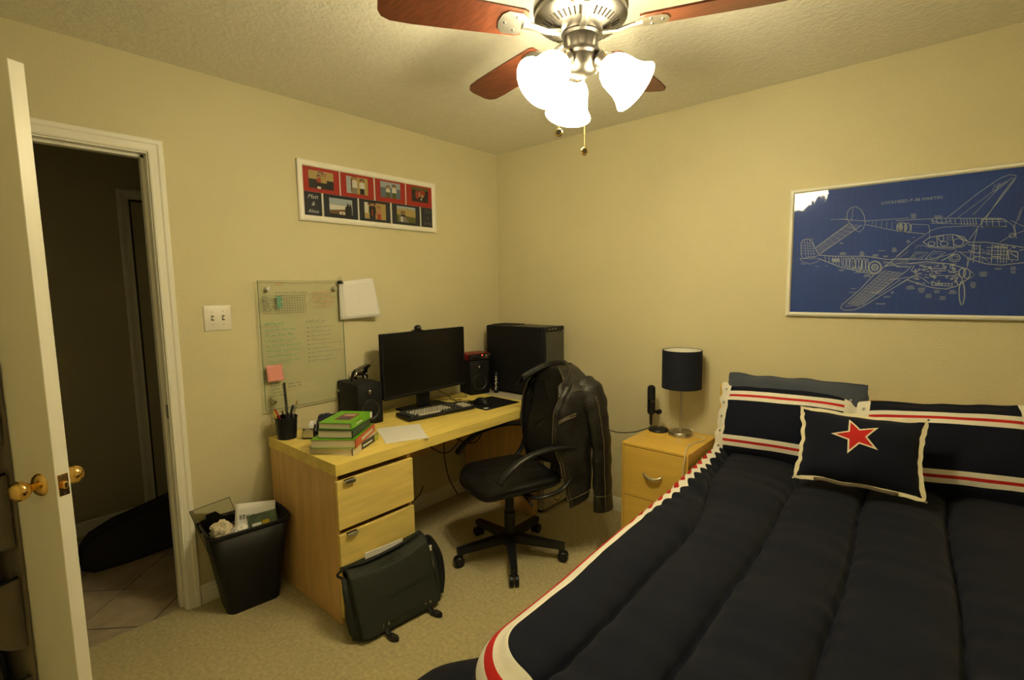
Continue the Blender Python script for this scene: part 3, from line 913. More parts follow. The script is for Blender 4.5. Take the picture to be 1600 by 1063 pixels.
# photo collage frame
FR = (-1.534, -.610, 1.831, 2.144)
fr = thing('photo_collage', 'long white frame of seven photos on red and navy mats above the board', 'picture frame', (0, -1.072, 1.831))
mat('mat_red', (.42, .030, .022), .7); mat('mat_navy', (.030, .034, .045), .75); mat('mat_white', (.74, .71, .64), .6)
def frame4(t, axis, a0, a1, z0, z1, w, dep, m, prof=.006):
    """four mitred, rounded frame bars; axis 'x' = on left wall (runs in y), 'y' = on back wall (runs in x)"""
    P_ = lambda a, z, d: Vector((d, a, z)) if axis == 'x' else Vector((a, -d, z))
    secs = [(0, 0), (0, dep * .8), (w * .2, dep), (w * .7, dep), (w, dep * .6), (w, 0)]
    cn = [(a0, z0, 1, 1), (a1, z0, -1, 1), (a1, z1, -1, -1), (a0, z1, 1, -1)]
    for i, nm in enumerate(('frame_bottom', 'frame_side', 'frame_top', 'frame_side')):
        A, Bc = cn[i], cn[(i + 1) % 4]
        vs = [P_(A[0] + A[2] * q, A[1] + A[3] * q, d) for q, d in secs] + [P_(Bc[0] + Bc[2] * q, Bc[1] + Bc[3] * q, d) for q, d in secs]
        k = len(secs)
        recalc(MB().add(vs, [[j, (j + 1) % k, k + (j + 1) % k, k + j] for j in range(k)] + [list(range(k)), list(range(k, 2 * k))]).build(nm, m, t, world=True, smooth=50))
frame4(fr, 'x', *FR, .030, .020, 'trim_white')
MB().box(.002, .006, FR[0] + .01, FR[1] - .01, FR[2] + .01, FR[3] - .01).build('backing', 'mat_white', fr, world=True)
ZR = 1.985
red_cells = [(-1.503, -1.295), (-1.286, -1.075), (-1.064, -.850), (-.840, -.629)]
nav_cells = [(-1.502, -1.405), (-1.392, -1.187), (-1.175, -.965), (-.951, -.741), (-.729, -.628)]
for a, b in red_cells: MB().box(.006, .0085, a, b, ZR, 2.120).build('mat_panel', 'mat_red', fr, world=True)
for a, b in nav_cells: MB().box(.006, .0085, a, b, 1.850, ZR - .001).build('mat_panel', 'mat_navy', fr, world=True)
def pm(nm, c): mat('photo_' + nm, c, .35); return 'photo_' + nm
P_tan, P_dark, P_skin, P_white, P_sky, P_sea, P_green, P_brown, P_redd, P_gold, P_grey = [pm(n, c) for n, c in (('tan', (.48, .36, .14)), ('dark', (.022, .020, .024)), ('skin', (.48, .24, .13)), ('white', (.70, .68, .64)), ('sky', (.40, .46, .55)), ('sea', (.14, .19, .25)), ('green', (.12, .13, .035)), ('brown', (.16, .085, .04)), ('redd', (.38, .05, .03)), ('gold', (.46, .33, .12)), ('grey', (.25, .24, .22)))]
def photo(a, b, z0, z1, base, shapes):
    p = MB().box(.0085, .0092, a, b, z0, z1).build('photo', base, fr, world=True)
    for k, (m_, pts) in enumerate(shapes):
        vs = [Vector((.0093 + .00008 * k, a + (b - a) * u, z0 + (z1 - z0) * v)) for u, v in pts]
        MB().add(vs, [list(range(len(vs)))]).build('print_patch', m_, p, world=True)
def rect(u0, u1, v0, v1): return [(u0, v0), (u1, v0), (u1, v1), (u0, v1)]
def blob(u, v, ru, rv, n=10): return [(u + ru * math.cos(2 * PI * i / n), v + rv * math.sin(2 * PI * i / n)) for i in range(n)]
def person(u, w, top, body, head=P_skin, hair=P_dark, bot=0.0, waist=.35, legs=P_dark):
    return [(hair, blob(u, top - .08, w * .42, .12)), (legs, rect(u - w * .4, u + w * .4, bot, waist + .05)), (body, [(u - w * .5, waist), (u + w * .5, waist), (u + w * .45, top - .22), (u + w * .2, top - .17), (u - w * .2, top - .17), (u - w * .45, top - .22)]), (head, blob(u, top - .10, w * .28, .085))]
photo(-1.472, -1.330, 2.005, 2.097, P_tan, [(P_dark, rect(0, 1, 0, .52)), (P_white, rect(.33, .68, .86, .98)), (P_brown, rect(.35, .60, .88, .97))] + person(.40, .18, .78, P_redd, legs=P_dark) + [(P_white, rect(.33, .47, 0, .12))] + person(.60, .24, .90, P_gold, hair=P_brown))
photo(-1.252, -1.115, 2.007, 2.100, P_gold, [(P_sky, rect(0, .2, 0, 1)), (P_brown, rect(.2, .26, .1, .9)), (P_tan, rect(.85, 1, 0, 1))] + person(.38, .24, .98, P_white, legs=P_grey, hair=P_brown) + person(.72, .26, .90, P_white))
photo(-1.029, -.887, 2.012, 2.104, P_sea, [(P_sky, rect(0, 1, .62, 1))] + person(.37, .22, .76, P_white, legs=P_green, hair=P_brown) + person(.68, .24, .86, P_white, legs=P_green))
photo(-.799, -.668, 2.014, 2.104, P_dark, [(P_green, rect(0, 1, .8, 1)), (P_redd, blob(.62, .62, .2, .24)), (P_redd, blob(.32, .48, .12, .3)), (P_skin, blob(.45, .52, .06, .18)), (P_gold, blob(.62, .42, .09, .12)), (P_white, blob(.56, .20, .04, .08))])
photo(-1.361, -1.222, 1.872, 1.967, P_sky, [(P_white, rect(0, 1, .36, .62)), (P_brown, [(0, .08), (.7, .16), (.7, .42), (0, .30)]), (P_dark, rect(0, 1, 0, .12)), (P_dark, [(.66, .0), (.98, .0), (.98, .55), (.92, .80), (.86, .62), (.80, .84), (.74, .60), (.68, .55)]), (P_white, rect(.42, .66, .10, .26)), (P_redd, rect(.5, .58, .12, .2))])
photo(-1.143, -.998, 1.876, 1.969, P_gold, [(P_white, rect(0, .18, .3, 1)), (P_brown, rect(.15, .52, .86, 1)), (P_tan, rect(0, .15, 0, .35))] + person(.36, .34, .98, P_dark, legs=P_dark) + [(P_redd, rect(.33, .38, .18, .6))] + person(.66, .24, .82, P_skin, legs=P_redd, hair=P_brown))
photo(-.918, -.776, 1.878, 1.973, P_green, [(P_sky, rect(0, 1, .82, 1)), (P_tan, [(0, .45), (1, .35), (1, .80), (.6, .88), (.3, .84), (0, .82)]), (P_grey, [(.1, 0), (.62, 0), (.42, .35), (.30, .42), (.12, .42)])] + person(.26, .15, .66, P_dark, legs=P_white, waist=.34) + person(.37, .16, .66, P_dark, legs=P_grey, waist=.34))
mat('chalk', (.66, .66, .66), .8)
def wall_text(t, body, size, y, z, x, material, align='CENTER', shear=.25, bold=0.0, name='lettering'):
    return text_obj(name, body, size, basis((x, y, z), (0, 1, 0), (0, 0, 1), (1, 0, 0)), material, t, shear=shear, align=align, bold=bold)
for i, s_ in enumerate(('Matt', '&', 'Alissa')): wall_text(fr, s_, .031 if i < 2 else .026, -1.455, 1.950 - i * .037, .0090, 'chalk', shear=.35)
mat('chalk_dim', (.16, .16, .165), .8)
for i, s_ in enumerate(('This', 'is', 'Love')): wall_text(fr, s_, .030, -.680, 1.950 - i * .036, .0090, 'chalk_dim', shear=.35)
glaze_mat('clear_glass', (.97, .97, .96), .012, .03)
MB().box(.0105, .0112, FR[0] + .028, FR[1] - .028, FR[2] + .028, FR[3] - .028).build('glazing', 'clear_glass', fr, world=True)

# light switch
sw = thing('light_switch', 'cream double light switch plate beside the doorway', 'switch', (0, -1.953, 1.285))
mat('plate_cream', (.80, .77, .68), .35)
MB().box(0, .006, -.058, .058, 0, .116, bevel=.003, seg=2).build('plate', 'plate_cream', sw, smooth=40)
for y in (-.023, .023):
    MB().box(.005, .0066, y - .006, y + .006, .046, .070, bevel=.0006).build('toggle_slot', 'pewter', sw)
    MB().box(.004, .018, y - .0045, y + .0045, .048, .058, bevel=.0015, M=Matrix.Translation((0, 0, .004)) @ Matrix.Rotation(R(0), 4, 'Y')).build('toggle', 'plate_cream', sw)
    for z in (.028, .088):
        MB().lathe([(.003, 0), (.0025, .001)], 10, basis((.006, y, z), (0, 1, 0), (0, 0, 1), (1, 0, 0))).build('screw', 'brushed_metal', sw)

# ------------------------------------------------------------------ back wall: blueprint poster
PO = (1.968, 2.884, 1.302, 1.916)
po = thing('framed_poster', 'white framed blue blueprint poster of a twin-engined aircraft above the bed', 'poster', (2.43, 0, 1.302))
frame4(po, 'y', *PO, .019, .022, 'trim_white')
mat('blueprint_blue', (.020, .062, .34), .5, var=.12, vscale=5, spec=.2)
mat('blueprint_line', (.50, .53, .56), .7)
mat('blueprint_faint', (.045, .10, .26), .6)
MB().box(PO[0] + .012, PO[1] - .012, -.010, -.004, PO[2] + .012, PO[3] - .012).build('print', 'blueprint_blue', po, world=True)
WY = lambda d: (lambda a, b: Vector((a, d, b)))
g = MB()
x = PO[0] + .04
while x < PO[1] - .02:
    g.ribbon([(x, PO[2] + .019), (x, PO[3] - .019)], .0009, WY(-.0102)); x += .0235
z = PO[2] + .04
while z < PO[3] - .02:
    g.ribbon([(PO[0] + .019, z), (PO[1] - .019, z)], .0009, WY(-.0102)); z += .0235
g.build('grid_lines', 'blueprint_faint', po, world=True)
DRAW = [[2,108,712,124,738,163,746,203,720,228,653,264,588,237,571,170,568,125,557,112,609,108,712],[1,135,741,155,569],[1,158,740,178,567],[1,180,731,201,566],[1,203,719,223,565],[1,108,712,206,700],[1,109,686,216,674],[1,110,661,226,648],[1,111,635,236,622],[1,112,609,246,597],[1.5,102,559,127,525,195,503,250,520,276,550,227,555,102,559],[1.5,475,963,494,999,534,1010,575,981,606,919,616,854,603,802,575,774,543,801,489,878,472,915,475,963],[1,510,876,519,1000],[2,235,659,490,863],[2,264,588,592,838],[1,242,652,500,859],[1,249,640,519,854],[1,257,629,537,850],[1,264,617,555,846],[1,271,605,573,842],[0.8,235,659,264,588],[0.8,268,685,307,621],[0.8,301,711,349,653],[0.8,333,737,391,685],[0.8,365,763,432,716],[0.8,397,788,473,747],[0.8,428,814,513,778],[0.8,459,838,552,808],[1.5,415,909,620,871,926,867],[1.5,621,839,835,767,933,742],[1,342,910,478,903],[0.8,669,867,667,825],[0.8,698,864,696,816],[0.8,736,861,735,804],[0.8,774,857,774,793],[0.8,812,853,812,781],[2,886,794,885,781,882,770,877,762,871,758,864,759,857,764,851,773,847,784,845,797,846,810,849,821,854,829,860,833,867,832,874,827,880,818,884,807,886,794],[2,909,789,908,776,905,765,900,757,894,753,887,753,880,758,875,768,870,780,868,793,869,806,872,818,877,826,883,830,890,829,897,824,903,815,907,803,909,789],[2.5,850,825,872,767],[2.5,874,818,885,765],[2.5,264,583,389,567,635,554,791,517,945,517],[2.5,265,550,446,462,602,414,702,391],[1.5,313,575,320,522],[1.5,346,574,353,508],[1.5,378,572,385,494],[1.5,399,571,407,485],[1.5,422,570,431,475],[1.5,446,568,455,465],[2,487,505,487,491,485,479,483,470,479,465,475,465,471,470,468,479,465,492,464,506,464,521,465,533,468,542,471,547,475,547,479,542,483,532,485,520,487,505],[2,513,500,513,484,511,469,509,458,505,453,502,453,498,459,494,470,491,484,490,501,490,518,491,532,494,543,497,549,501,549,505,543,509,532,511,517,513,500],[2,538,495,539,477,537,461,535,449,532,443,528,443,524,449,520,462,517,478,516,496,516,514,517,530,519,542,523,548,527,548,531,542,534,530,537,513,538,495],[2,557,492,557,472,556,456,553,443,550,437,546,437,542,444,539,456,536,473,534,492,534,512,535,528,538,541,541,547,545,547,549,540,553,527,555,511,557,492],[2,584,486,585,466,583,449,581,436,578,429,574,429,570,437,566,450,564,467,562,487,562,507,563,524,565,537,569,544,572,544,576,536,580,523,583,506,584,486],[2,608,482,608,461,607,443,605,430,601,423,597,423,594,430,590,444,587,462,585,482,585,503,586,521,589,534,592,541,596,541,600,534,603,520,606,502,608,482],[2,635,476,635,455,634,436,632,422,629,415,625,415,621,423,617,437,614,456,613,477,612,498,613,517,616,531,619,538,623,538,627,530,630,516,633,497,635,476],[2,660,471,660,451,659,433,657,420,653,413,650,413,646,420,642,434,640,452,638,472,638,493,639,510,641,524,644,531,648,530,652,523,655,510,658,492,660,471],[3,374,545,389,539,390,513,375,520,374,545],[3,395,544,410,538,411,512,396,519,395,544],[3,416,543,431,537,432,511,417,518,416,543],[4,531,513,545,446],[3,551,522,565,439],[3,607,510,601,426],[2.2,757,449,755,429,747,412,734,399,718,392,701,393,684,400,669,414,660,432,656,452,658,473,666,490,679,502,695,509,713,508,729,500,743,486,753,469,757,449],[2.2,749,449,747,432,741,418,730,407,716,401,702,402,687,408,675,420,667,435,664,452,665,469,672,484,683,494,697,500,712,499,726,492,738,481,746,466,749,449],[2.2,732,450,731,440,727,431,720,425,712,421,704,422,695,426,688,432,683,441,681,451,682,461,686,470,693,476,701,480,710,479,718,475,725,469,730,460,732,450],[2.2,726,450,725,442,722,435,717,431,711,428,704,428,698,431,692,437,689,443,687,451,688,459,691,466,696,470,702,473,709,473,715,470,721,464,724,457,726,450],[2.2,714,450,714,447,713,444,711,443,708,442,706,442,703,443,701,445,699,448,699,451,699,454,700,457,702,458,705,459,708,459,710,458,712,456,714,453,714,450],[1.5,764,502,850,475,946,494],[1.5,775,467,888,456,949,448],[1,765,485,945,505],[2.2,785,455,831,476,879,451],[2.5,847,522,702,384,609,256,472,109,463,78,490,59,568,63,637,99,806,231,954,343],[2,514,116,777,420],[1.2,528,115,795,417],[2,542,113,813,414],[1.2,556,112,831,411],[2,571,111,849,408],[1.2,585,110,866,406],[2,599,109,884,403],[1.2,613,108,901,400],[2,626,107,918,398],[0.7,519,122,617,104],[0.7,539,146,640,127],[0.7,560,169,664,150],[0.7,580,193,687,172],[0.7,601,216,710,194],[0.7,621,239,733,216],[0.7,641,263,756,238],[0.7,661,285,778,260],[0.7,681,308,800,281],[0.7,700,331,823,303],[0.7,720,353,845,324],[0.7,739,375,867,345],[0.7,758,398,888,366],[0.7,777,420,910,386],[2.5,690,229,730,219,821,301,792,313],[2,735,217,750,210,868,312,894,335],[2,819,336,894,346,953,356],[1.5,494,97,556,104,607,98],[1.5,939,625,847,522],[1,941,585,866,515],[1.3,431,689,451,689],[1.3,429,681,453,680],[1.3,434,597,477,596],[1.3,431,589,481,587],[1.3,431,580,482,579],[1.3,590,597,616,596],[1.3,591,588,616,588],[1.3,581,580,627,579],[1.3,589,572,620,571],[1.3,589,563,620,563],[1.3,681,565,729,564],[1.3,687,557,723,556],[1.3,683,549,728,547],[1.3,725,598,774,596],[1.3,821,616,855,614],[1.3,826,607,850,607],[1.3,822,599,856,598],[1.3,820,591,859,590],[1.3,824,583,856,582],[1.3,764,549,797,549],[1.3,765,541,797,540],[1.3,533,260,574,260],[1.3,518,227,572,227],[1.3,429,438,475,437],[1.3,434,429,471,429],[1.3,566,415,597,415],[1.3,554,407,610,406],[1.3,631,386,675,386],[1.3,628,378,679,378],[1.3,626,370,681,369],[1.3,834,231,854,232],[1.3,833,222,855,223],[1.3,836,214,853,215],[1.3,782,189,834,191],[1.3,788,181,829,182],[1.3,236,476,268,476],[1.3,112,507,154,506],[1.3,183,744,210,743],[1.3,324,479,343,479],[1.8,1178,844,1360,1024,1483,1123,1533,1138,1567,1127,1561,1094,1493,965,1407,816],[1.2,1244,837,1406,988,1519,1089],[1.2,1334,847,1456,1017,1551,1118],[2,1416,820,1492,983,1558,1106],[0.8,1437,1043,1479,1060],[0.8,1454,1054,1489,1068],[0.8,1470,1066,1498,1076],[0.8,1486,1077,1508,1083],[0.8,1502,1089,1517,1091],[0.8,1519,1100,1527,1099],[0.8,1535,1111,1537,1107],[1.5,1444,1065,1477,1083,1456,1011,1441,1042],[1.8,839,853,1140,843,1503,806,1574,746,1598,642],[1.8,844,762,948,742,1040,722],[2.5,916,789,915,776,911,764,904,756,896,753,886,753,877,759,870,768,864,780,862,794,863,807,867,818,874,826,882,830,892,829,901,824,908,814,914,802,916,789],[2,941,784,940,771,937,760,932,751,926,747,919,748,912,753,906,762,902,774,900,788,900,801,903,812,908,820,915,824,922,824,929,818,935,809,939,797,941,784],[2,875,795,875,783,874,772,871,764,867,760,863,760,858,765,854,774,852,785,850,797,850,810,852,820,855,828,859,832,863,832,868,827,871,819,874,808,875,795],[2,944,813,948,749],[1.5,944,813,1060,796,1073,745],[3,1390,810,1521,797,1537,740,1394,747,1390,810],[3.5,1403,747,1520,741],[1.5,1400,788,1522,779],[1.5,1417,808,1425,750],[1.5,1452,804,1460,747],[1.5,1486,801,1499,743],[1.6,1082,844,1090,808],[1.6,1111,841,1119,805],[1.6,1140,838,1148,803],[1.6,1169,835,1177,800],[1.6,1197,832,1205,797],[1.6,1226,829,1233,794],[1.6,1263,826,1271,776],[1.6,1281,824,1290,775],[1.6,1300,822,1308,773],[1.6,1318,820,1326,771],[1.6,1336,818,1344,769],[1.6,1354,816,1362,768],[2,1073,832,1142,803,1199,814],[1.2,1074,807,1366,773],[1.2,1516,800,1583,736],[2,1588,666,1587,660,1585,656,1581,652,1576,651,1571,651,1566,653,1562,657,1559,663,1557,668,1558,674,1560,678,1564,682,1569,683,1574,683,1579,681,1584,677,1586,671,1588,666],[1.5,1506,619,1571,667,1635,697],[1.2,1598,642,1583,736,1608,860],[1.2,1619,881,1601,780],[1.2,1555,785,1633,731],[1.5,1068,745,1144,768,1330,764,1371,753],[1.5,855,539,953,645,1078,744],[1,1068,745,1076,681],[1.5,986,599,995,624,1035,624,1076,606,1183,586,1249,582],[2.5,1032,653,1071,688,1148,701,1224,703,1290,675,1322,632,1285,598,1230,596,1144,604,1075,616,1032,653],[2.2,1167,675,1166,667,1164,660,1159,656,1154,653,1148,654,1142,657,1137,662,1134,669,1132,677,1133,685,1135,691,1140,696,1145,698,1151,698,1157,695,1162,689,1165,682,1167,675],[2.2,1110,635,1109,629,1106,624,1100,620,1093,619,1086,619,1079,622,1073,626,1069,632,1067,638,1068,644,1071,649,1077,653,1084,654,1091,654,1099,651,1105,647,1109,641,1110,635],[2.2,1196,629,1195,622,1191,617,1185,613,1177,611,1168,611,1160,614,1153,619,1148,626,1146,632,1147,639,1151,645,1158,649,1166,651,1174,650,1183,647,1189,642,1194,636,1196,629],[2,1120,693,1129,609],[2,1219,701,1235,596],[2.5,1243,693,1311,639],[2,1292,635,1290,625,1285,616,1277,610,1267,607,1256,608,1246,612,1237,620,1231,629,1228,639,1230,649,1235,658,1243,664,1253,666,1264,666,1274,661,1283,654,1289,645,1292,635],[1.5,1187,685,1220,680,1222,658,1188,661,1187,685],[2.5,1322,632,1428,624,1533,598,1643,569],[2.5,1319,502,1438,451,1526,437,1651,451,1675,464],[1.8,1357,612,1361,461],[1.8,1393,609,1397,460],[1.8,1464,605,1468,457],[1.8,1499,602,1503,455],[1.8,1516,601,1520,454],[1.8,1533,600,1537,454],[1.8,1550,599,1554,453],[1.8,1430,583,1556,568],[1.8,1432,559,1558,544],[1.8,1434,529,1560,515],[1.8,1435,499,1561,485],[3,1557,551,1613,534,1617,472,1566,481,1557,551],[2.5,1571,527,1606,502],[2,1620,548,1669,556],[2.5,1321,614,1394,591,1389,537,1324,565],[2,1346,497,1399,513,1436,487],[3,1470,509,1514,501],[3,1473,592,1552,575],[1.2,859,476,1257,459],[1.6,857,515,1091,504,1233,546,1250,570],[3,1160,488,1242,540],[1.8,950,517,988,570,1073,565,1022,505,950,517],[1.2,970,525,999,557,1054,554,1011,518,970,525],[1.8,1056,512,1102,573,1185,559,1121,492,1056,512],[1.2,1080,519,1108,556,1166,548,1120,509,1080,519],[2.2,1278,507,1277,496,1271,487,1263,480,1252,477,1240,477,1229,481,1219,489,1213,499,1210,510,1212,521,1217,531,1226,537,1237,541,1248,540,1260,536,1269,528,1275,518,1278,507],[1.6,1265,508,1264,502,1261,497,1255,493,1249,491,1242,492,1235,494,1229,498,1225,504,1224,510,1224,516,1228,521,1233,524,1240,526,1247,525,1254,523,1259,519,1263,514,1265,508],[1.6,1269,557,1328,504,1322,443],[1.4,1251,558,1433,535],[2.8,921,473,1063,485,1209,461,1324,416,1377,362,1329,327,1267,272,1202,250,1124,261,1023,295,939,335],[3,1318,382,1318,370,1315,359,1310,350,1304,346,1297,346,1290,351,1284,359,1280,371,1278,384,1278,396,1281,407,1286,415,1292,419,1299,419,1306,415,1312,406,1316,395,1318,382],[2.5,1346,375,1346,362,1343,350,1338,341,1332,337,1325,337,1318,342,1312,351,1308,363,1306,376,1306,390,1309,402,1314,410,1320,415,1327,414,1334,410,1340,401,1344,389,1346,375],[2.5,1343,400,1377,362,1347,338],[2.5,1302,321,1301,308,1299,297,1294,289,1289,285,1282,285,1276,289,1270,298,1266,309,1264,322,1265,335,1267,346,1272,354,1278,358,1284,358,1291,353,1296,345,1300,334,1302,321],[2.2,1046,304,1067,297],[2.2,1104,317,1128,312],[2.2,1151,297,1178,285],[3,1261,346,1275,335],[3,1236,361,1263,361],[2.2,1052,444,1075,437],[2.2,1006,336,1027,338],[1.5,1101,391,1114,385],[2.2,1089,363,1113,351],[3,1129,284,1147,287],[2.2,1138,291,1172,291],[1.5,1019,458,1052,456],[3,1232,391,1253,386],[3,1227,342,1240,330],[2.2,1058,358,1087,345],[2.2,1256,369,1278,373],[1.5,1257,400,1275,394],[2.2,996,365,1019,357],[3,1152,409,1174,403],[3,983,406,1009,405],[3,1070,403,1088,401],[3,1058,332,1071,322],[2.2,1171,434,1193,427],[1.5,1045,434,1066,425],[1.5,1156,290,1183,290],[2.2,1003,346,1019,341],[3,1040,445,1064,446],[3,1030,419,1061,411],[2.2,1075,443,1093,433],[1.5,1114,351,1132,345],[3,1237,425,1247,414],[1.5,1257,382,1290,370],[2.2,987,392,1017,383],[2.2,1139,302,1171,291],[3,1011,425,1022,415],[1.5,1244,309,1276,304],[1.5,1114,441,1136,441],[2.2,1129,388,1163,381],[1.5,1019,307,1043,297],[1.5,1077,431,1102,421],[1.5,1046,419,1079,421],[1.5,1120,361,1140,352],[1.5,1057,376,1078,372],[2.2,1225,327,1235,331],[2.2,1258,317,1270,313],[2.2,1020,453,1040,450],[2,1093,434,1092,430,1088,428,1083,429,1080,432,1080,437,1082,440,1087,440,1091,438,1093,434],[1.3,999,348,997,345,992,343,987,344,983,347,983,351,986,353,992,354,997,352,999,348],[2,1126,357,1124,354,1120,352,1114,353,1110,356,1110,359,1114,362,1119,363,1124,361,1126,357],[2,1236,451,1234,446,1229,444,1223,445,1219,449,1219,454,1222,457,1228,458,1234,455,1236,451],[1.3,1253,391,1252,386,1249,383,1245,384,1242,389,1242,394,1244,399,1248,400,1251,397,1253,391],[2,1182,450,1181,446,1178,445,1174,445,1171,449,1171,453,1173,455,1177,456,1180,454,1182,450],[2,999,415,998,409,995,406,992,407,990,412,989,419,991,424,994,425,997,421,999,415],[2,1256,341,1254,334,1249,331,1244,333,1240,338,1239,344,1243,349,1248,350,1253,347,1256,341],[1.3,1148,446,1147,442,1143,440,1138,441,1134,445,1134,449,1137,452,1142,453,1146,451,1148,446],[1.3,1105,378,1104,373,1099,371,1093,372,1089,376,1089,381,1092,385,1098,386,1103,383,1105,378],[1.3,1216,405,1215,401,1213,399,1210,400,1208,403,1208,407,1210,410,1212,411,1215,409,1216,405],[2,1132,349,1131,343,1126,340,1121,341,1117,346,1117,353,1120,358,1125,360,1130,356,1132,349],[1.3,1005,341,1004,334,1002,331,998,332,996,337,996,344,997,349,1001,351,1004,347,1005,341],[2,1249,449,1247,445,1242,443,1235,444,1231,448,1231,452,1235,455,1241,455,1247,453,1249,449],[1.3,1021,301,1020,295,1016,292,1011,293,1007,298,1007,305,1010,310,1015,311,1019,308,1021,301],[2,1254,418,1252,413,1246,410,1239,411,1235,416,1234,422,1238,426,1245,427,1251,423,1254,418],[1.3,1261,398,1259,393,1253,391,1246,392,1242,396,1241,401,1246,405,1253,406,1259,403,1261,398],[2,1196,435,1195,430,1192,428,1189,429,1187,433,1186,438,1188,442,1192,443,1195,440,1196,435],[2,1237,433,1235,426,1231,423,1225,424,1220,430,1220,437,1224,443,1229,444,1235,440,1237,433],[1.3,1136,391,1136,385,1133,381,1130,383,1127,388,1127,395,1129,400,1132,401,1135,397,1136,391],[1.3,1039,382,1037,376,1032,374,1025,375,1020,380,1020,385,1024,390,1031,391,1037,388,1039,382],[2,1212,351,1211,346,1206,343,1201,344,1197,349,1197,355,1200,359,1205,360,1210,357,1212,351],[2,1265,315,1264,310,1262,307,1259,308,1257,312,1257,318,1258,322,1261,323,1263,320,1265,315],[2,1098,437,1097,432,1093,429,1090,430,1087,435,1087,440,1089,444,1093,445,1096,442,1098,437],[2,1233,392,1231,388,1226,386,1221,387,1217,390,1216,395,1220,398,1226,398,1231,396,1233,392],[1.3,1160,315,1159,309,1155,306,1150,307,1146,312,1146,318,1149,323,1154,325,1158,321,1160,315],[3,1095,427,1193,421,1194,404,1103,404,1095,427],[2,1089,370,1243,360],[2,1102,306,1247,291,1244,272,1113,284,1102,306],[2,1112,305,1113,279],[2,1134,304,1135,279],[2,1155,304,1156,279],[2,1176,304,1178,278],[2,1197,303,1199,278],[2,1218,303,1220,278],[2,1239,302,1241,277],[2,959,354,998,373,1051,339,1093,300],[2.4,984,457,966,413,997,392,1026,430],[2,1324,215,1325,182,1323,152,1319,129,1314,118,1308,117,1301,129,1295,152,1290,182,1287,216,1286,250,1287,280,1291,302,1296,313,1303,313,1309,301,1316,279,1321,249,1324,215],[1.2,1320,216,1321,186,1320,160,1317,140,1313,130,1308,130,1302,140,1297,160,1293,186,1290,216,1289,245,1290,272,1293,291,1298,301,1303,301,1308,291,1313,271,1317,245,1320,216],[1.6,1324,419,1344,540,1368,731],[1.8,1324,651,1368,737,1407,816],[1.2,1567,538,1587,535],[1.2,1397,571,1418,563],[2,1565,559,1575,561],[2,1507,504,1515,505],[1.2,1345,581,1354,583],[2,1412,476,1420,473],[2,1516,594,1529,593],[2,1358,516,1380,514],[2,1482,581,1494,583],[2,1579,469,1588,465],[2,1437,539,1456,540],[1.2,1589,545,1607,540],[1.2,1472,590,1484,586],[2,1532,574,1545,575],[2,1584,572,1597,568],[1.2,1512,533,1525,529],[2,1362,580,1381,579],[1.2,1408,550,1432,547],[2,1412,506,1430,499],[2,1462,488,1470,482],[1.2,1364,568,1374,565],[2,1578,576,1598,571],[1.2,1447,465,1457,459],[1.2,1553,519,1563,520],[2,1407,494,1415,488],[2,1591,539,1608,535],[2,1601,498,1613,500],[1.2,1389,516,1399,514],[1.2,1479,535,1489,537],[2,1474,510,1490,502],[1.2,1574,573,1595,575],[1.2,1505,527,1522,520],[1.2,1428,481,1448,483],[1.2,1566,487,1573,483],[2,869,280,929,329,1028,391],[1.5,860,449,954,443],[2,905,382,954,433,963,458],[1.3,947,279,988,280],[1.3,940,270,996,270],[1.3,939,261,998,261],[1.3,940,251,998,252],[1.3,1021,260,1065,261],[1.3,1017,251,1070,251],[1.3,1021,242,1066,243],[1.3,1028,232,1061,234],[1.3,1029,223,1061,224],[1.3,1077,206,1109,208],[1.3,1075,197,1111,199],[1.3,1076,188,1111,190],[1.3,1072,179,1116,181],[1.3,1126,238,1164,239],[1.3,1129,229,1162,230],[1.3,1130,220,1162,221],[1.3,1167,187,1206,188],[1.3,1171,178,1203,179],[1.3,1170,169,1205,171],[1.3,1167,160,1209,162],[1.3,1226,237,1266,238],[1.3,1230,229,1263,230],[1.3,1220,220,1274,221],[1.3,1223,211,1272,212],[1.3,1353,301,1384,302],[1.3,1354,293,1385,294],[1.3,1352,284,1387,285],[1.3,1352,276,1388,276],[1.3,1357,267,1385,268],[1.3,1360,258,1383,259],[1.3,1406,386,1443,386],[1.3,1397,377,1453,377],[1.3,1408,369,1443,369],[1.3,1403,360,1449,360],[1.3,1408,352,1445,352],[1.3,1580,419,1610,419],[1.3,1581,411,1610,411],[1.3,1578,402,1614,402],[1.3,1584,388,1610,388],[1.3,1586,380,1609,380],[1.3,1585,372,1611,372],[1.3,939,899,971,897],[1.3,935,891,976,887],[1.3,941,881,971,879],[1.3,942,872,971,870],[1.3,937,864,977,861],[1.3,1096,867,1143,864],[1.3,1091,859,1149,854],[1.3,1103,849,1138,847],[1.3,1492,413,1529,412],[1.3,1493,404,1529,404],[1.3,923,674,939,674],[1.3,917,665,947,664],[1.3,923,656,942,656],[1.3,958,697,974,697]]
g = MB()
for ln in DRAW:
    w_ = ln[0]; q = ln[1:]
    pts = [(1.968 + q[i] / 2000, 1.304 + q[i + 1] / 2000) for i in range(0, len(q), 2)]
    pts = [p for p in pts if PO[0] + .02 < p[0] < PO[1] - .02 and PO[2] + .02 < p[1] < PO[3] - .02]
    if len(pts) > 1: g.ribbon(pts, .0011 * w_, WY(-.0104))
g.build('aircraft_drawing', 'blueprint_line', po, world=True)
mat('blueprint_text', (.42, .45, .52), .7)
text_obj('title', 'LOCKHEED P-38 MARTIN', .0185, basis((2.330, -.0105, 1.806), (1, 0, 0), (0, 0, 1), (0, -1, 0)), 'blueprint_text', po)
text_obj('maker_mark', 'Pyramid', .010, basis((2.333, -.0105, 1.362), (1, 0, 0), (0, 0, 1), (0, -1, 0)), 'blueprint_text', po, shear=.2, bold=.0003)
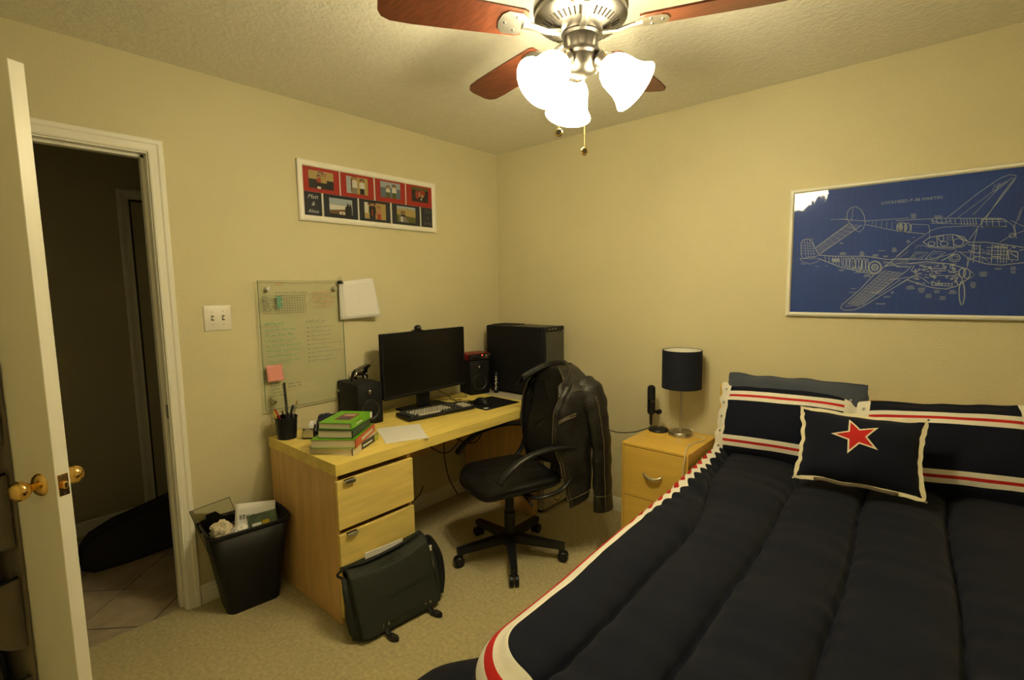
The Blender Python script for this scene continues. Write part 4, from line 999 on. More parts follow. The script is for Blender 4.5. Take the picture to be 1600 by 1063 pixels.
glaze_mat('poster_film', (.96, .97, .97), .030, .05, wavy=.22)
MB().box(PO[0] + .014, PO[1] - .014, -.0135, -.0128, PO[2] + .014, PO[3] - .014).build('glazing', 'poster_film', po, world=True)

# ------------------------------------------------------------------ wastebasket
def rrect(cx, cy, hx, hy, r, n=6):
    out = []
    for sx, sy, a0 in ((1, 1, 0), (-1, 1, 90), (-1, -1, 180), (1, -1, 270)):
        for i in range(n + 1):
            a = R(a0 + 90 * i / n)
            out.append((cx + sx * (hx - r) + r * math.cos(a), cy + sy * (hy - r) + r * math.sin(a)))
    return out
wb = thing('wastebasket', 'tapered black plastic wastebasket full of papers beside the doorway', 'wastebasket', (.135, -1.945, 0), R(-7))
def loft(secs, close_bottom=True):
    b = MB(); n = len(secs[0][0]); vs = []; fs = []
    for pts, z in secs: vs += [(p[0], p[1], z) for p in pts]
    for j in range(len(secs) - 1):
        for i in range(n):
            k = (i + 1) % n
            fs.append([j * n + i, j * n + k, (j + 1) * n + k, (j + 1) * n + i])
    if close_bottom: fs.append(list(range(n))[::-1])
    return b.add(vs, fs)
secs = [(rrect(0, 0, .085, .112, .035), 0), (rrect(0, 0, .102, .140, .04), .20), (rrect(0, 0, .122, .168, .045), .392)]
loft(secs).build('body', 'black_bin', wb, smooth=50, solid=.003)
loft([(rrect(0, 0, .120, .166, .045), .388), (rrect(0, 0, .129, .175, .05), .386), (rrect(0, 0, .131, .177, .05), .394), (rrect(0, 0, .127, .173, .05), .402), (rrect(0, 0, .120, .166, .045), .398)], False).build('rim', 'black_bin', wb, smooth=50)
def bent_sheet(name, label, cat, loc, w, h, rx, ry, rz, m, curl=.02, parent=None, solid=.0008):
    M = Matrix.Translation(loc) @ Matrix.Rotation(R(rz), 4, 'Z') @ Matrix.Rotation(R(rx), 4, 'X') @ Matrix.Rotation(R(ry), 4, 'Y')
    f = lambda u, v: M @ Vector(((u - .5) * w, curl * math.sin(u * PI) * (.4 + v), (v - .0) * h))
    t = thing(name, label, cat, loc)
    MB().grid(lambda u, v: tuple(f(u, v)), 8, 8).build('sheet', m, t, smooth=True, world=True, solid=solid)
    return t, M
ENV = (.196, -1.937, .237)
sp, Msp = bent_sheet('letter', 'white letter reading STOP standing up in the wastebasket', 'letter', ENV, .170, .238, -14, 3, 62.7, 'paper', .004)
def on_sheet(body, size, u, v): 
    return Msp @ basis(((u - .5) * .170, -.003, v * .238), (1, 0, 0), (0, 0, 1), (0, -1, 0))
text_obj('lettering', 'STOP', .027, on_sheet('', 0, .10, .70), 'ink', sp)
g = MB()
for k in range(3):
    q = Msp @ Vector((-.06 + .025 * k, -.003, .135))
    q2 = Msp @ Vector((-.042 + .025 * k, -.003, .135)); q3 = Msp @ Vector((-.042 + .025 * k, -.003, .139)); q4 = Msp @ Vector((-.06 + .025 * k, -.003, .139))
    g.add([q, q2, q3, q4], [[0, 1, 2, 3]])
g.build('small_print', 'pencil_grey', sp, world=True)
mat('green_card', (.10, .14, .085), .3, var=.5, vscale=22)
bx_ = thing('carton', 'small grey green printed carton at the front of the wastebasket', 'carton', (.196, -1.880, .295), R(58))
MB().box(-.060, .060, -.02, .02, 0, .125, bevel=.001, M=Matrix.Rotation(R(-12), 4, 'X') @ Matrix.Rotation(R(-8), 4, 'Y')).build('box', 'green_card', bx_)
MB().box(-.045, -.005, -.0215, -.020, .02, .085, M=Matrix.Rotation(R(-12), 4, 'X') @ Matrix.Rotation(R(-8), 4, 'Y')).build('panel', 'paper', bx_)
MB().box(.0, .03, -.0215, -.020, .06, .09, M=Matrix.Rotation(R(-12), 4, 'X') @ Matrix.Rotation(R(-8), 4, 'Y')).build('patch', 'yellow_plastic', bx_)
glaze_mat('clear_plastic', (.93, .94, .90), .03, .06)
cpk = thing('plastic_packet', 'clear plastic packet with a black insert at the back of the wastebasket', 'packet', (.055, -2.0, .25), R(65))
Mk = Matrix.Rotation(R(6), 4, 'X') @ Matrix.Rotation(R(-14), 4, 'Y')
MB().box(-.085, .085, -.001, .001, 0, .245, M=Mk).build('sleeve', 'clear_plastic', cpk)
g = MB()
for a, b, c_, d in ((-.085, -.083, 0, .245), (.083, .085, 0, .245), (-.085, .085, .243, .245)): g.box(a, b, -.0013, .0013, c_, d, M=Mk)
g.build('sleeve_edge', 'ink', cpk)
MB().poly([(-.08, .12), (.08, .12), (.08, .155), (.03, .165), (.01, .20), (-.03, .20), (-.04, .175), (-.08, .175)], .004, Mk @ basis((0, .003, 0), (1, 0, 0), (0, 0, 1), (0, -1, 0))).build('insert', 'black_matte', cpk)
def crumple(name, label, loc, r, m, seed, cat='paper'):
    t = thing(name, label, cat, loc)
    def f(u, v):
        a = 2 * PI * u; e = (v - .5) * PI
        d = Vector((math.cos(a) * math.cos(e), math.sin(a) * math.cos(e), math.sin(e)))
        k = 1 + .35 * noise.noise(d * 2.2 + Vector((seed, 0, 0))) + .18 * noise.noise(d * 6 + Vector((0, seed, 0)))
        return tuple(d * r * k)
    MB().grid(f, 20, 14).build('ball', m, t)
    return t
crumple('crumpled_paper', 'crumpled cream paper in the left corner of the wastebasket', (.115, -2.045, .37), .045, 'book_cream', 3)
crumple('crumpled_paper', 'crumpled white tissue low in the middle of the wastebasket', (.165, -1.985, .35), .038, 'paper', 9)
mat('kraft', (.42, .29, .15), .8)
bent_sheet('flyer', 'pale folded flyer lying against the left rim of the wastebasket', 'flyer', (.165, -2.045, .345), .10, .06, -50, 0, 50, 'paper', .01)
bent_sheet('flyer', 'brown folded flyer between the letter and the left rim', 'flyer', (.145, -2.030, .345), .10, .062, -50, 0, 55, 'kraft', .008)
bent_sheet('plastic_bag', 'black bag edge at the back right of the wastebasket', 'bag', (.10, -1.85, .27), .14, .145, -8, 0, 80, 'black_matte', .01)

# ------------------------------------------------------------------ messenger bag leaning on the drawers
bag = thing('messenger_bag', 'dark messenger bag leaning open against the desk drawers', 'bag', (.798, -1.585, 0), R(-6))
# local x = away from the drawers, y = along the drawers
BW = .205
def bagbody(u, v):
    a = 2 * PI * u; ca, sa = math.cos(a), math.sin(a)
    sg = lambda t, p: math.copysign(abs(t) ** p, t)
    z = v * .270
    lean = -.075 * v
    hx = .060 - .022 * v + .012 * math.sin(v * PI); hy = BW - .010 * v + .006 * math.sin(v * PI * 2)
    k = 1.0 if v > .04 else .86 + .14 * v / .04
    x = lean + hx * sg(ca, .42) * k; y = hy * sg(sa, .30) * k
    x += .004 * noise.noise(Vector((y * 14, z * 14, 0)))
    if v > .97: z += .008 * math.cos(2 * a)
    return (x, y, z + .012 * (y / BW) * v)
bb = MB().grid(bagbody, 56, 18)
n_ = 18 + 1
bb.f.append([i * n_ for i in range(56)]); bb.m.append(0)
bb.build('body', 'bag_canvas', bag, smooth=50, solid=.004)
def flap(u, v):
    y = (u - .5) * 2 * (BW - .008 - .006 * v)
    keys = [(0, -.118, .262), (.07, -.116, .283), (.13, -.098, .290), (.20, -.062, .286), (.27, -.030, .262), (.6, .018, .14), (.88, .056, .045), (1, .066, .020)]
    x, z = lerp_keys(keys, v)
    sag = .020 * math.sin(u * PI) * math.exp(-((v - .17) / .10) ** 2)
    rc = max(0, v - .93) / .07 * max(0, abs(u - .5) * 2 - .88) / .12
    x += .004 * noise.noise(Vector((y * 10, v * 5, 3)))
    return (x + .002 + .014 * math.sin(v * PI) * math.sin(u * PI), y, z - sag + .016 * (y / BW) * (1 - v) + .014 * rc)
MB().grid(flap, 30, 34).build('flap', 'bag_canvas', bag, smooth=True, solid=.006)
for s_ in (-1, 1):
    MB().tube(curve_pts([(-.06, s_ * BW, .25), (-.02, s_ * (BW + .012), .20), (.012, s_ * (BW + .010), .10), (.03, s_ * (BW + .002), .02)], 6), .012, 8, flat=.35).build('side_gusset', 'bag_canvas', bag, smooth=True)
st_ = curve_pts([(-.075, BW - .01, .262), (-.07, BW + .02, .262), (-.03, BW + .045, .19), (.0, BW + .04, .10), (.02, BW + .015, .03)], 8)
MB().tube(st_, .019, 10, flat=.14, updir=(1, 0, 0)).build('shoulder_strap', 'black_matte', bag, smooth=True)
MB().tube(curve_pts([(-.08, -BW, .24), (-.085, -BW - .018, .262), (-.08, -BW + .03, .278), (-.07, -.10, .276), (-.075, .06, .285), (-.085, BW - .02, .298)], 8), .013, 10, flat=.3).build('grab_strap', 'black_matte', bag, smooth=True)
MB().box(-.098, -.094, -.09, .10, .10, .302, bevel=.001).build('document', 'paper', bag)
for yy, dx, dy in ((-.085, .030, .000), (.125, .030, .010)):
    stp = MB().tube(curve_pts([(.062, yy, .030), (.078, yy + dy * .5, .016), (.098, yy + dy, .008)], 6), .013, 8, flat=.22).build('buckle_strap', 'black_matte', bag, smooth=True)
    Mx = Matrix.Translation((.092, yy + dy, .004)) @ Matrix.Rotation(R(14), 4, 'Z')
    MB().poly([(0, -.016), (.030, -.016), (.046, -.009), (.052, 0), (.046, .009), (.030, .016), (0, .016)], .010, Mx).build('buckle', 'black_plastic', stp)
    MB().poly([(.012, -.009), (.030, -.009), (.038, 0), (.030, .009), (.012, .009)], .0015, Mx @ Matrix.Translation((0, 0, .010))).build('buckle_tongue', 'pewter', stp)
    MB().box(.060, .066, yy - .016, yy - .010, .034, .050).box(.060, .066, yy + .010, yy + .016, .034, .050).build('adjuster', 'brushed_metal', stp)
tgp = MB().box(-.035, -.030, BW - .01, BW + .012, .215, .25, bevel=.001).build('care_tag', 'paper', bag)

# ------------------------------------------------------------------ office chair
CH = (.84, -.86)
chz = math.atan2(-.94, -.34)
ch = thing('office_chair', 'black leather office chair on casters turned away from the desk', 'chair', (*CH, 0), chz)
MB().lathe([(.045, .075), (.045, .115), (.030, .125), (.030, .25), (.024, .252), (.024, .40)], 20).build('gas_column', 'black_plastic', ch, smooth=40)
for k in range(5):
    a = R(-117 + 72 * k) - chz
    M = Matrix.Rotation(a, 4, 'Z')
    lg_ = MB().add([(.03, -.024, .125), (.03, .024, .125), (.03, .024, .082), (.03, -.024, .082), (.30, -.017, .098), (.30, .017, .098), (.30, .017, .068), (.30, -.017, .068)],
                  [[0, 1, 5, 4], [1, 2, 6, 5], [2, 3, 7, 6], [3, 0, 4, 7], [4, 5, 6, 7], [3, 2, 1, 0]], M=M).build('base_leg', 'black_plastic', ch)
    cst = MB()
    for s_ in (-1, 1):
        cst.lathe([(.010, 0), (.026, 0), (.0275, .004), (.0275, .016), (.024, .020), (.010, .020)], 18, M @ basis((.292, s_ * .0035, .0275), (1, 0, 0), (0, 0, -s_), (0, s_, 0)))
    cst.build('caster', 'black_plastic', lg_, smooth=40)
    MB().lathe([(.015, .050), (.017, .060), (.012, .072), (.012, .082)], 14, M @ Matrix.Translation((.285, 0, 0))).build('caster_stem', 'black_plastic', lg_, smooth=40)
MB().box(-.14, .12, -.09, .09, .385, .41, bevel=.008).build('seat_plate', 'black_plastic', ch)
def cushion(hx, hy, h, p=.35):
    def f(u, v):
        a = 2 * PI * u
        ca, sa = math.cos(a), math.sin(a)
        e = (v - .5) * PI
        sg = lambda t, q: math.copysign(abs(t) ** q, t)
        return (hx * sg(ca, .45) * sg(math.cos(e), p), hy * sg(sa, .45) * sg(math.cos(e), p), h * sg(math.sin(e), .6))
    return f
fs_ = cushion(.232, .232, .038)
def seatf(u, v):
    x, y, z = fs_(u, v)
    r = 1 - (abs(x) / .232) ** 2 * .5 - (abs(y) / .232) ** 2 * .5
    z -= .028 * max(0, (x - .12) / .11) ** 2 + (-.012 * r if z > 0 else 0) * -1 * 0
    z += .014 * (abs(y) / .232) ** 3
    for q in (-.075, .075): z -= .008 * math.exp(-((y - q) / .008) ** 2) if z > 0 else 0
    return (x, y, z + .445)
MB().grid(seatf, 72, 20).build('seat_cushion', 'black_leather', ch, smooth=True)
MB().tube([seatf(i / 64, .47)[:3] for i in range(65)], .004, 6).build('seat_piping', 'black_leather', ch, smooth=True)
fb_ = cushion(.26, .205, .030, .3)
def backf(u, v):
    h, y, t = fb_(u, v)          # h up, t thickness
    z = .765 + h
    x = -.245 - .10 * (h + .26) / .52 + .035 * (y / .205) ** 2 - .018 * math.cos((h - .05) * 7)
    wd = 1 - .10 * max(0, (h - .05) / .2) ** 2
    if t > 0:
        for q in (-.10, .03, .15): t -= .010 * math.exp(-((h - q) / .010) ** 2)
    return (x + t, y * wd, z)
MB().grid(backf, 72, 20).build('backrest', 'black_leather', ch, smooth=True)
MB().tube(curve_pts([(-.10, 0, .395), (-.24, 0, .40), (-.30, 0, .46), (-.315, 0, .60)], 6), .022, 10, flat=.5).build('back_bracket', 'black_plastic', ch, smooth=True)
for s_ in (-1, 1):
    y = s_ * .262
    arm = curve_pts([(.02, s_ * .10, .405), (-.02, s_ * .22, .405), (-.075, y - s_ * .002, .415), (-.17, y, .435), (-.235, y, .50), (-.262, y, .58), (-.235, y, .640), (-.12, y, .655), (.0, y, .645), (.09, y, .615), (.165, y, .565), (.195, y, .530)], 6)
    MB().tube(arm, [.016] * 24 + [.017] * 6 + [.020] * 24 + [.022] * 13, 10, flat=.62, updir=(0, 0, 1)).build('armrest', 'black_plastic', ch, smooth=True)
MB().tube([(-.02, .05, .395), (.0, .20, .385), (.01, .25, .383)], .006, 8).build('height_lever', 'black_plastic', ch, smooth=True)

# leather jacket over the backrest (same local frame as the chair)
jk = thing('leather_jacket', 'worn black leather jacket hung over the back of the office chair', 'jacket', (*CH, 0), chz)
# z : near front x, half width, far front x, back x
JK = [(.30, -.225, .262, -.24, -.375), (.42, -.20, .268, -.24, -.385), (.52, -.172, .270, -.235, -.39), (.69, -.122, .268, -.215, -.40), (.82, -.130, .266, -.225, -.41), (.90, -.165, .262, -.25, -.415), (.945, -.205, .245, -.275, -.41), (.985, -.235, .195, -.295, -.405), (1.015, -.255, .135, -.31, -.395), (1.035, -.268, .085, -.315, -.385)]
def jsec(z):
    return lerp_keys(JK, z)
def jacket(u, v):
    # u 0..1 from near front edge round the back to the far front edge, v 0..1 hem to collar
    hem = .305 + .075 * math.sin(min(1, u * 2.2) * PI / 2) + (.02 if u > .6 else 0)
    z = hem + (1.035 - hem) * v
    xn, a, xf, xb = jsec(z)
    ks = [(xn, a * .90), (xn - .05, a * 1.02), (xb + .045, a * 1.0), (xb, a * .62), (xb - .008, 0), (xb, -a * .58), (xb + .045, -a * .88), (xf - .04, -a * .90), (xf, -a * .84)]
    t = u * (len(ks) - 1); i = min(int(t), len(ks) - 2); f = t - i
    g = lambda j: Vector(ks[max(0, min(len(ks) - 1, j))])
    A, B_, C_, D_ = g(i - 1), g(i), g(i + 1), g(i + 2)
    p = .5 * (2 * B_ + (C_ - A) * f + (2 * A - 5 * B_ + 4 * C_ - D_) * f * f + (3 * B_ - A - 3 * C_ + D_) * f ** 3)
    w = .010 * noise.noise(Vector((p.x * 9, p.y * 9, z * 4))) + .006 * math.sin(z * 26 + p.x * 30) * (1 - v) * .8
    d = Vector((p.x + .28, p.y)); d = d.normalized() if d.length > 1e-6 else Vector((0, 1))
    return (p.x + d.x * w, p.y + d.y * w, z)
MB().grid(jacket, 64, 40).build('shell', 'jacket_leather', jk, smooth=True, solid=.006)
def lining(u, v):
    z = .42 + .60 * v
    xn, a, xf, xb = jsec(z)
    return (xb + .030 + .03 * (2 * u - 1) ** 2, a * .97 * (2 * u - 1), z)
MB().grid(lining, 16, 24).build('lining', 'black_matte', jk, smooth=True, solid=.003)
def edge_line(u, du, v0, v1, n=30, off=.005):
    out = []
    for i in range(n + 1):
        x, y, z = jacket(u, v0 + (v1 - v0) * i / n)
        d = Vector((x + .28, y)).normalized()
        out.append((x + d.x * off, y + d.y * off, z))
    return out
MB().tube(edge_line(.004, 0, .01, .99), .0034, 6).build('front_piping', 'seam_thread', jk, smooth=True)
MB().tube(edge_line(.045, 0, .01, .93), .0020, 6).build('front_seam', 'seam_thread', jk, smooth=True)
MB().tube(edge_line(.996, 0, .3, .99), .0028, 6).build('front_piping', 'seam_thread', jk, smooth=True)
hl = []
for i in range(40):
    x, y, z = jacket(i / 39 * .6, .065); d = Vector((x + .28, y)).normalized(); hl.append((x + d.x * .005, y + d.y * .005, z))
MB().tube(hl, .0020, 6).build('hem_seam', 'seam_thread', jk, smooth=True)
# collar: a folded band around the neck
def collar(u, v):
    a = PI * (u * 1.36 - .18)              # near front, round the back, far front
    base = Vector((-.325 + .065 * -math.sin(a) * .8 + .035, .085 * math.cos(a), 1.028))
    drop = max(0.0, abs(u - .5) * 2) ** 2
    base.y *= 1 + (1.25 if u < .5 else .25) * drop
    o = Vector((-math.sin(a), math.cos(a), 0))
    prof = [(0, .0, 0), (.35, .004, .022), (.55, .014, .026), (1, .046, -.030)]
    q = lerp_keys(prof, v)
    p = base + o * q[0] + Vector((0, 0, q[1])) - Vector((-.055 * drop, 0, .095 * drop))
    p += o * .055 * drop
    return tuple(p)
MB().grid(collar, 40, 14).build('collar', 'jacket_leather', jk, smooth=True, solid=.006)
ce = [Vector(collar(i / 40, .97)) for i in range(41)]
MB().tube([p + Vector((0, 0, .004)) for p in ce], .0026, 6).build('collar_piping', 'seam_thread', jk, smooth=True)
# lapel flaps running down from the collar
def lapel(side):
    def f(u, v):
        z = .965 - v * .30
        x, y, z2 = jacket(.0 if side > 0 else 1.0, (z - .33) / (1.035 - .33))
        w = .055 * (1 - v) ** .7 + .014
        d = Vector((x + .28, y)).normalized()
        return (x - (w * u) * .75 + d.x * .010, y + side * (.014 + .012 * math.sin(u * PI)), z)
    return f
MB().grid(lapel(1), 8, 20).build('lapel', 'jacket_leather', jk, smooth=True, solid=.005)
MB().grid(lapel(-1), 8, 20).build('lapel', 'jacket_leather', jk, smooth=True, solid=.005)
# yoke seam across the shoulder and slanted zip pocket
yk = []
for i in range(24):
    x, y, z = jacket(.03 + i / 23 * .28, .835 + .05 * i / 23); d = Vector((x + .28, y)).normalized(); yk.append((x + d.x * .005, y + d.y * .005, z))
MB().tube(yk, .0022, 6).build('yoke_seam', 'seam_thread', jk, smooth=True)
for off in (0, .014):
    zp = []
    for i in range(16):
        x, y, z = jacket(.055 + i / 15 * .115, .625 + .045 * i / 15); d = Vector((x + .28, y)).normalized(); zp.append((x + d.x * .006, y + d.y * .006, z + off))
    MB().tube(zp, .0026, 6).build('pocket_welt', 'seam_thread', jk, smooth=True)
zp = [(p[0], p[1] + .001, p[2] - .007) for p in zp]
MB().tube(zp, .0022, 6).build('pocket_zip', 'pewter', jk, smooth=True)
for s_ in (1, -1):
    ks = [(-.335, s_ * .205, .965), (-.350, s_ * .262, .915), (-.365, s_ * .296, .80), (-.385, s_ * .305, .65), (-.395, s_ * .300, .48), (-.405, s_ * .300, .285)]
    if s_ < 0:
        ks = [(-.335, -.190, .965), (-.375, -.215, .915), (-.43, -.210, .80), (-.455, -.20, .65), (-.46, -.20, .48), (-.46, -.20, .285)]
    cp_ = curve_pts(ks, 7)
    rs = []
    for i in range(len(cp_)):
        t = i / (len(cp_) - 1)
        rs.append((.058 + .016 * math.sin(min(1, t * 2.2) * PI) - .004 * t) * (1 + .05 * math.sin(t * 46)))
    sl = MB().tube(cp_, rs, 16, flat=.62, updir=(0, s_, 0)).build('sleeve', 'jacket_leather', jk, smooth=60)
    MB().tube([cp_[-4], cp_[-1] + Vector((0, 0, -.002))], [rs[-3] * 1.06, rs[-1] * 1.08], 16, flat=.62, updir=(0, s_, 0)).build('cuff', 'jacket_leather', sl, smooth=50)
    MB().tube([p + Vector((.012, s_ * (r_ * .62 + .002), 0)) for p, r_ in zip(cp_[8:], rs[8:])], .0022, 6).build('sleeve_seam', 'seam_thread', sl, smooth=True)
    if s_ < 0: continue
    arm_ = []
    for i in range(13):
        a = -PI / 2 + PI * i / 12
        arm_.append((-.355 + .062 * math.sin(a) + .0, s_ * (.262 + .014 * math.cos(a)), .925 + .055 * math.cos(a) - .03))
    MB().tube(arm_, .0022, 6).build('shoulder_seam', 'seam_thread', sl, smooth=True)
    if s_ > 0:
        cr = [Vector((cp_[-4].x + rs[-4] * 1.07 * math.cos(a), cp_[-4].y + rs[-4] * .68 * math.sin(a), cp_[-4].z)) for a in [2 * PI * i / 20 for i in range(21)]]
        MB().tube(cr, .0020, 6).build('cuff_seam', 'seam_thread', sl, smooth=True)

# ------------------------------------------------------------------ nightstand with lamp and microphone
NZ = .622
ns = thing('nightstand', 'small maple nightstand with crescent handles beside the bed', 'nightstand', (1.468, -.225, 0))
NX0, NX1, NY0, NY1 = 1.285, 1.652, -.432, -.025
B(ns, 'top', 'nightstand_wood', (NX0, NX1, NY0, NY1, NZ - .014, NZ))
B(ns, 'side_panel', 'nightstand_wood', (NX0, NX0 + .012, NY0, NY1, 0, NZ - .015))
B(ns, 'side_panel', 'nightstand_wood', (NX1 - .012, NX1, NY0, NY1, 0, NZ - .015))
B(ns, 'back_panel', 'nightstand_wood', (NX0 + .012, NX1 - .012, NY1 - .01, NY1, 0.02, NZ - .015))
B(ns, 'interior', 'dark_gap', (NX0 + .012, NX1 - .012, NY0 + .022, NY1 - .01, .02, NZ - .016))
for z0, z1 in ((.331, .604), (.045, .327)):
    d = B(ns, 'drawer', 'nightstand_wood', (NX0 + .0135, NX1 - .0135, NY0 + .001, NY0 + .02, z0, z1), bevel=.001)
    zc = (z0 + z1) / 2 + (.0 if z0 > .3 else .0)
    hp = [(1.468 + .048 * math.sin(t), NY0 - .006 - .016 * math.cos(t), zc + .012 - .020 * math.cos(t)) for t in [R(-90 + 180 * i / 14) for i in range(15)]]
    rs = [.003 + .0055 * math.sin(PI * i / 14) for i in range(15)]
    MB().tube(hp, rs, 10).build('handle', 'brushed_metal', d, world=True, smooth=True)
LP = (1.487, -.128)
lm = thing('table_lamp', 'table lamp with navy drum shade and steel base on the nightstand', 'lamp', (*LP, NZ))
MB().lathe([(0, 0), (.066, 0), (.066, .022), (.064, .0245), (0, .025)], 40, cap=False).build('base', 'brushed_metal', lm, smooth=40)
MB().lathe([(.0065, .024), (.0065, .330)], 16).build('pole', 'brushed_metal', lm, smooth=40)
MB().lathe([(.102, .272), (.106, .272), (.106, .484), (.102, .484), (.102, .272)], 56, cap=False).build('shade', 'shade_navy', lm, smooth=40)
MB().lathe([(.1018, .274), (.1018, .482)], 56, cap=False).build('shade_lining', 'shade_white', lm, smooth=True)
g = MB()
for k in range(3):
    a = 2 * PI * k / 3; g.tube([(.012 * math.cos(a), .012 * math.sin(a), .335), (.101 * math.cos(a), .101 * math.sin(a), .335)], .0015, 6)
g.lathe([(.013, .330), (.013, .338), (.010, .338), (.010, .330), (.013, .330)], 16, cap=False)
g.build('shade_spider', 'brushed_metal', lm)
MB().lathe([(0, .45), (.018, .445), (.029, .42), (.026, .395), (.014, .365), (.013, .335)], 20, cap=False).build('bulb', 'shade_white', lm, smooth=True)
lc = curve_pts([(LP[0] + .06, LP[1] + .01, NZ + .006), (1.60, -.10, NZ + .004), (1.625, -.16, NZ + .004), (1.600, -.28, NZ + .004), (1.632, -.42, NZ + .004), (1.640, -.445, NZ - .02), (1.632, -.447, .53), (1.640, -.45, .30)], 8)
wcord = MB().tube(lc, .0026, 6).build('lamp_cord', 'cord_white', None, smooth=True)
tag(wcord, 'thin white cord hanging over the nightstand edge by the bed', 'cord')
MC = (1.352, -.118)
mc = thing('microphone', 'black studio microphone on a round desk stand on the nightstand', 'microphone', (*MC, NZ))
MB().lathe([(0, 0), (.056, 0), (.058, .006), (.052, .014), (.016, .022), (0, .023)], 32, cap=False).build('stand_base', 'black_plastic', mc, smooth=40)
MB().lathe([(.006, .02), (.006, .105)], 12).build('stand_post', 'brushed_metal', mc, smooth=40)
mo = Vector((-.048, 0, 0))
MB().tube([(.012, 0, .105), (0, 0, .112), (-.03, 0, .108)], .009, 10).build('swivel', 'black_plastic', mc, smooth=True)
MB().lathe([(.012, -.016), (.014, -.010), (.014, .010), (.012, .016)], 16, basis((.0, 0, .112), (1, 0, 0), (0, 0, 1), (0, -1, 0))).build('knob', 'black_plastic', mc, smooth=40)
MB().lathe([(.009, .055), (.009, .085), (.021, .098), (.0225, .105), (.0225, .172)], 22, Matrix.Translation(mo)).build('body', 'black_plastic', mc, smooth=40)
MB().lathe([(.0225, .173), (.0228, .24), (.020, .255), (.010, .262), (0, .263)], 22, Matrix.Translation(mo), cap=False).build('grille', 'black_matte', mc, smooth=40)
MB().lathe([(.0232, .168), (.0236, .170), (.0236, .176), (.0232, .178)], 22, Matrix.Translation(mo)).build('ring', 'dark_chrome', mc, smooth=40)
MB().lathe([(.0065, .028), (.008, .032), (.008, .056)], 14, Matrix.Translation(mo)).build('plug', 'black_plastic', mc, smooth=40)
cbl = curve_pts([(MC[0] - .048, MC[1], NZ + .030), (MC[0] - .052, MC[1] - .004, NZ + .012), (1.27, -.145, NZ - .003), (1.20, -.14, .590), (1.08, -.13, .566), (.95, -.12, .585), (.80, -.12, .64)], 8)
tag(MB().tube(cbl, .003, 8).build('microphone_cable', 'cord_black', None, smooth=True), 'black cable hanging from the microphone towards the desk', 'cable')

# cables under the desk
def cable(label, keys, r=.0035):
    return tag(MB().tube(curve_pts(keys, 8), r, 8).build('cable', 'cord_black', None, smooth=True), label, 'cable')
cable('black cable looping low behind the drawers under the desk', [(.13, -1.22, .60), (.10, -1.25, .40), (.10, -1.20, .22), (.14, -1.08, .13), (.15, -.95, .17), (.10, -.86, .20)])
cable('black cable falling from the desk edge into the low loop', [(.16, -1.02, .60), (.12, -1.06, .45), (.10, -1.12, .30), (.13, -1.10, .17), (.16, -1.02, .15)])
cable('black cable hanging in a shallow bow under the desk top', [(.20, -.98, .60), (.24, -.88, .48), (.22, -.74, .42), (.20, -.60, .50), (.18, -.55, .60)])
cable('black cable crossing to the cabinet under the desk', [(.20, -.78, .60), (.28, -.70, .50), (.30, -.58, .46), (.24, -.44, .50)])
cable('black cable dropping beside the chair seat under the desk', [(.14, -.70, .60), (.15, -.72, .40), (.12, -.66, .20), (.10, -.56, .04)])
cable('black cables tangled on the desk behind the keyboard', [(.07, -.72, DZ + .004), (.12, -.66, DZ + .006), (.17, -.60, DZ + .02), (.16, -.52, DZ + .004), (.10, -.47, DZ + .004)], .0022)
cable('black cable hanging behind the monitor onto the desk', [(.10, -.80, .86), (.09, -.70, .80), (.11, -.62, .745), (.15, -.64, .734), (.20, -.60, .734)], .0022)

# ------------------------------------------------------------------ bed
BX0, BX1, BYF = 1.715, 3.075, -2.13
TOP = .600
bed = thing('bed', 'double bed with a pale wooden headboard against the back wall', 'bed', (2.39, -1.05, 0))
B(bed, 'headboard', 'nightstand_wood', (1.672, 3.10, -.055, -.018, .0, .925), bevel=.004)
B(bed, 'side_rail', 'nightstand_wood', (1.78, 1.80, -2.02, -.055, .18, .30), (2.97, 2.99, -2.02, -.055, .18, .30))
for x in (1.82, 2.92):
    for y in (-2.0, -.12): B(bed, 'leg', 'nightstand_wood', (x, x + .05, y, y + .05, 0, .20))
B(bed, 'box_base', 'grey_nylon', (1.79, 2.98, -2.02, -.06, .20, .38), bevel=.02)
MB().box(1.785, 3.0, -2.04, -.065, .381, .555, bevel=.03, seg=3).build('mattress', 'shade_white', bed, smooth=40, world=True)

# comforter: unfolded sheet wrapped over the mattress, quilted in long channels
CR, RR = .075, .12
band_mat('comforter_cloth', 'edge', [(-.012, NAVY), (.026, CREAM), (.050, RED), (.080, CREAM), (9, NAVY)], sheen=.04, bump=.35, bscale=500)
def sdf(x, y):
    hx = (BX1 - BX0) / 2 - CR; cx = (BX0 + BX1) / 2
    y0 = BYF + CR; y1 = 2.0
    hy = (y1 - y0) / 2; cy = (y0 + y1) / 2
    qx = abs(x - cx) - (hx - RR); qy = abs(y - cy) - (hy - RR)
    d = math.hypot(max(qx, 0), max(qy, 0)) + min(max(qx, qy), 0) - RR
    if qx > 0 and qy > 0:
        l = math.hypot(qx, qy); n = (math.copysign(qx / l, x - cx), math.copysign(qy / l, y - cy))
    elif qx > qy: n = (math.copysign(1, x - cx), 0)
    else: n = (0, math.copysign(1, y - cy))
    return d, n
def seams(y):
    t = max(0, min(1, (y + 1.25) / .75)); t = t * t * (3 - 2 * t)
    return [BX0 - .02, 1.955 - .12 * t, 2.165 - .03 * t, 2.402 - .03 * t, 2.652 - .03 * t, 2.90, BX1 + .02]
def sm(a, b, x):
    t = max(0, min(1, (x - a) / (b - a))); return t * t * (3 - 2 * t)
X0c, X1c, Y0c, Y1c = BX0 - .46, BX1 + .40, BYF - .40, -.10
